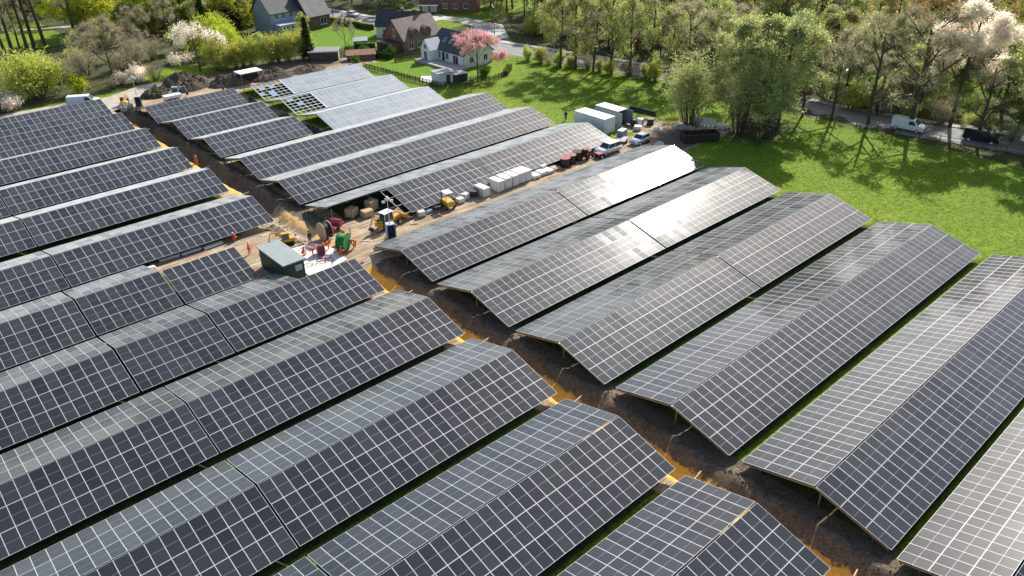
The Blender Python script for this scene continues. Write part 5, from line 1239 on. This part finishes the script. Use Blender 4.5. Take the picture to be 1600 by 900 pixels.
t = thing('flat_trailer', 'grey flat trailer in front of the dark generator', 'trailer', (94.9, 79.6, .03), R(25)); b = MB(); b.bbox(-1.3, 1.3, -.8, .8, .5, .62, .02); b.tube([(1.3, 0, .5), (2.2, 0, .45)], .04, 6); b.obj('deck', M['steelgrey'], t)
for s in (-1, 1): wheel(t, 0, s*.86, .3, .18)
pallet('small grey box at the sand lane edge behind the silver estate', 92.4, 78.4, .7, .7, .7, 'steelwhite', R(10))
# white rubble heaps, pipes, banner
def heap(name, label, u, v, rx, ry, h_, mat, rough=.3, cat='heap', seed=0, n=26, az=0):
    bm = bmesh.new(); bmesh.ops.create_grid(bm, x_segments=n, y_segments=n, size=1)
    for q in bm.verts:
        x, y = q.co.x, q.co.y; rr = math.hypot(x, y); f = max(0, 1-rr*rr)**.8
        nn = noise.noise(Vector((x*2.2+seed, y*2.2, seed)))*.6 + noise.noise(Vector((x*6, y*6, seed+3)))*.35 + noise.noise(Vector((x*14, y*14, seed+5)))*.18
        q.co = Vector((x*rx, y*ry, h_*max(0, f*(1+nn*rough*2)) - .12 + .25*max(0, nn)*f*h_))
    me = bpy.data.meshes.new(name); bm.to_mesh(me); bm.free(); me.materials.append(mat); me.polygons.foreach_set('use_smooth', [False]*len(me.polygons)); o = link(name, me, None, (u, v, 0), (0, 0, az)); tag(o, label, cat); return o
q = NT('turned_soil'); n2 = q.noise(1.3, 6, .7); n3 = q.noise(5, 5, .7); q.base(q.mix(q.ramp(n3, [(.35, 0.), (.65, 1.)]), q.ramp(n2, [(.3, (.09, .072, .055)), (.5, (.20, .15, .11)), (.7, (.34, .27, .20))]), (.09, .075, .055)), .95, 0, .1); q.bump(n3, .25); M['soil'] = q.m
q = NT('grassy_soil'); n2 = q.noise(1.1, 6, .7); n3 = q.noise(6, 5, .7); q.base(q.mix(q.ramp(n2, [(.42, 0.), (.6, 1.)]), (.055, .06, .028), q.ramp(n3, [(.3, (.09, .075, .055)), (.7, (.22, .17, .12))])), .95, 0, .1); q.bump(n3, .25); M['soilg'] = q.m
heap('earth_heap', 'dark green tinged earth heap nearest the camera tower', 49.6, 162.6, 3.6, 2.8, 1.6, M['soilg'], .5, seed=1)
heap('earth_heap', 'large brown earth heap behind the pale blue excavator', 55.6, 164.2, 6.2, 4.2, 2.3, M['soil'], .45, seed=2, n=44)
heap('earth_heap', 'rounded brown earth heap before the white roofed shelter', 64.2, 160.5, 5.2, 3.4, 1.8, M['soil'], .45, seed=3, n=40)
heap('earth_heap', 'long shaded earth heap behind the first pale table', 72.5, 158.6, 5.6, 3.2, 1.5, M['soil'], .45, seed=4, n=40)
heap('earth_heap', 'low brown earth heap right of the long shaded one', 80.5, 158.0, 5.0, 2.6, 1.0, M['soil'], .5, seed=5, n=34)
heap('earth_heap', 'small clod heap beside the blue film at the upper pale table', 61.0, 144.6, 1.3, 1.6, .9, M['soil'], .5, seed=6)
heap('earth_heap', 'small clod heap between the middle pale table and the short tables', 61.2, 131.2, 1.3, 2.0, .8, M['soil'], .5, seed=7)
heap('earth_heap', 'long low dirt bank at the lower pale table end', 61.2, 121.5, 1.0, 3.6, .6, M['soilg'], .5, seed=8)
heap('rubble_heap', 'white sheet covered heap at the back edge of the wet patch', 104.2, 79.6, 1.1, .8, .6, M['wrap'], .3, seed=9)
heap('rubble_heap', 'white sheet covered heap at the front edge of the wet patch', 98.4, 74.6, 1.1, .8, .6, M['wrap'], .3, seed=10)
heap('earth_heap', 'grey rubble strip at the back of the yard under the willows', 108.2, 77.3, 2.4, 1.0, .6, M['concrete'], .4, seed=11, az=R(-40))
for k in range(3):
    a = Vector((109.3, 90.2, .22)); c = Vector((109.9, 84.4, .22)); o = MB(); o.tube([a+Vector((k*.32-.3, 0, .0 if k != 1 else .3)), c+Vector((k*.32-.3, .4*k, .0 if k != 1 else .3))], .19, 10); o = o.obj('pipe', M['darkmetal']); tag(o, 'black pipe lying in a bundle at the field edge behind the containers', 'pipe', 'black pipes behind the containers')
for k in range(7):
    f = k/6; t = thing('white_sheet', 'white sheet standing against the willows', 'sheet', (110.6+f*1.5, 77.2-f*3.6, 0), R(-66+random.uniform(-8, 8)), 'white sheets leaning by the willows')
    b = MB(); b.box(-.28, .28, -.02, .02, 0, 1.5+random.uniform(-.15, .15), 0, Matrix.Rotation(R(12), 4, 'X')); b.obj('sheet', M['wrap'], t); b = MB(); b.box(-.03, .03, .05, .5, 0, .06); b.obj('prop', M['wood_dark'], t)
t = thing('tarpaulin', 'pale blue tarpaulin draped over boxes under the willows', 'tarpaulin', (112.4, 72.4, 0), R(30)); b = MB(); b.bbox(-1, 1, -.7, .7, 0, .7, .15); b.obj('cover', M['bluegrey'], t); b = MB(); b.box(-.9, .9, -.6, .6, .0, .05); b.obj('pallet', M['wood_pale'], t)
t = thing('flatbed_trailer', 'white flat topped trailer behind the first short table', 'trailer', (50.4, 156.7, .03), R(0)); b = MB(); b.bbox(-1.7, 1.7, -.8, .8, .55, 1.15, .04); b.obj('body', M['steelwhite'], t)
for x in (-.5, .5):
    for s in (-1, 1): wheel(t, x, s*.86, .32, .2)
rg = MB(); 
for i in range(20):
    a, c = 2*math.pi*i/20, 2*math.pi*(i+1)/20
    for r0, r1, z0, z1 in ((.6, .6, 0, .8), (.5, .5, .8, 0)): rg.face([(r0*math.cos(a), r0*math.sin(a), z0), (r0*math.cos(c), r0*math.sin(c), z0), (r1*math.cos(c), r1*math.sin(c), z1), (r1*math.cos(a), r1*math.sin(a), z1)])
    rg.face([(.5*math.cos(a), .5*math.sin(a), .8), (.6*math.cos(a), .6*math.sin(a), .8), (.6*math.cos(c), .6*math.sin(c), .8), (.5*math.cos(c), .5*math.sin(c), .8)])
rg = rg.mesh('concrete_ring', M['concrete'])
for k, (u, v) in enumerate(((41.3, 158.4), (42.5, 157.4), (41.0, 156.5))): o = link('concrete_ring', rg, None, (u, v, .03)); tag(o, 'short concrete ring beside the yellow digger and camera tower', 'concrete ring', 'concrete rings at the trench top')
# planks and pale markers over the trench
for k, v in enumerate((62.3, 49.2, 36.3, 23.2, 10.2, 101.5, 115.4, 127.6, 140.6)):
    o = MB(); o.box(-.7 if v < 80 else -1, .7 if v < 80 else 1, -.05, .05, 0, .05); o = o.obj('wooden_lath', M['wood_pale']); o.location = (40.7 if v < 80 else 39.6, v+1.3, .06); o.rotation_euler = (0, R(-3), R(8)); tag(o, 'pale wooden lath laid across the trench at the %s table end from the %s' % (('fifth', 'fourth', 'third', 'second', 'first', 'lowest', 'second lowest', 'third lowest', 'highest')[k], 'bottom' if v < 80 else 'cabin'), 'lath', 'laths over the trench')
r = random.Random(44)
for k in range(22):
    u, v = (r.uniform(44, 54), r.uniform(75, 79)) if k < 9 else (r.uniform(28.5, 38.5), r.uniform(86.8, 90.8)) if k < 16 else (r.uniform(60, 92), r.uniform(74.6, 76.2))
    o = MB(); L = r.uniform(.5, 1.5); o.bbox(-L/2, L/2, -.06, .06, 0, .04, .008); o = o.obj('scrap_plank', M[r.choice(('wood_pale', 'wood_dark', 'galv_l'))]); o.location = (u, v, .05 + height(u, v)); o.rotation_euler.z = r.uniform(0, 3); tag(o, 'short plank or offcut dropped on the sand', 'plank', 'offcuts on the sand')
# clods along the spoil bank: too many to count
cl = MB(); r = random.Random(12)
for i in range(2600):
    if i < 1500: v = r.uniform(-4, 72); u = 43.2 + r.gauss(0, .55)
    elif i < 2200: v = r.uniform(95, 156); u = 42.3 + r.gauss(0, .8)
    else: v = r.uniform(80, 94); u = r.choice((38.2, 42.8)) + r.gauss(0, .6)
    s = r.uniform(.03, .13)*(1 + (r.random() < .08)); z = height(u, v); c = Vector((u, v, z + s*.3)); a = r.uniform(0, 3)
    P = [c + Vector((math.cos(a+k*1.257)*s*r.uniform(.7, 1.2), math.sin(a+k*1.257)*s*r.uniform(.7, 1.2), -s*.3)) for k in range(5)]; T = c + Vector((0, 0, s*.7))
    for k in range(5): cl.face([P[k], P[(k+1) % 5], T])
o = cl.obj('soil_clods', M['soil']); tag(o, 'loose soil clods along the trench bank', 'soil clods', None, 'stuff')
# tall grass tufts in the strips between the near tables and on the trench edge
gr = MB(); r = random.Random(21)
def tuft(u, v, h_, n):
    z = height(u, v)
    for k in range(n):
        a = r.uniform(0, 6.28); d = Vector((math.cos(a), math.sin(a), 0)); p = Vector((u+r.uniform(-.12, .12), v+r.uniform(-.12, .12), z-.02)); q = p + d*h_*r.uniform(.2, .7) + Vector((0, 0, h_*r.uniform(.6, 1.1))); s_ = Vector((-d.y, d.x, 0))*.022
        gr.face([p-s_, p+s_, q])
for v0 in (62.3, 49.35, 36.3, 23.2, 10.3):
    for i in range(1500): tuft(r.uniform(44, 96), v0 + r.uniform(-.75, .6), r.uniform(.08, .22), 3)
for v0 in (51.4, 38.3, 25.2, 12.2):
    for i in range(1100): tuft(r.uniform(0, 39), v0 + r.uniform(-.75, .6), r.uniform(.08, .22), 3)
for i in range(5200): tuft(r.uniform(94.5, 118), r.uniform(20, 70), r.uniform(.08, .2), 2)
o = gr.obj('grass_tufts', leaf('grass_blades', (.07, .13, .01), (.16, .24, .02), .35)); tag(o, 'grass tufts between the tables and on the field edge', 'grass', None, 'stuff')
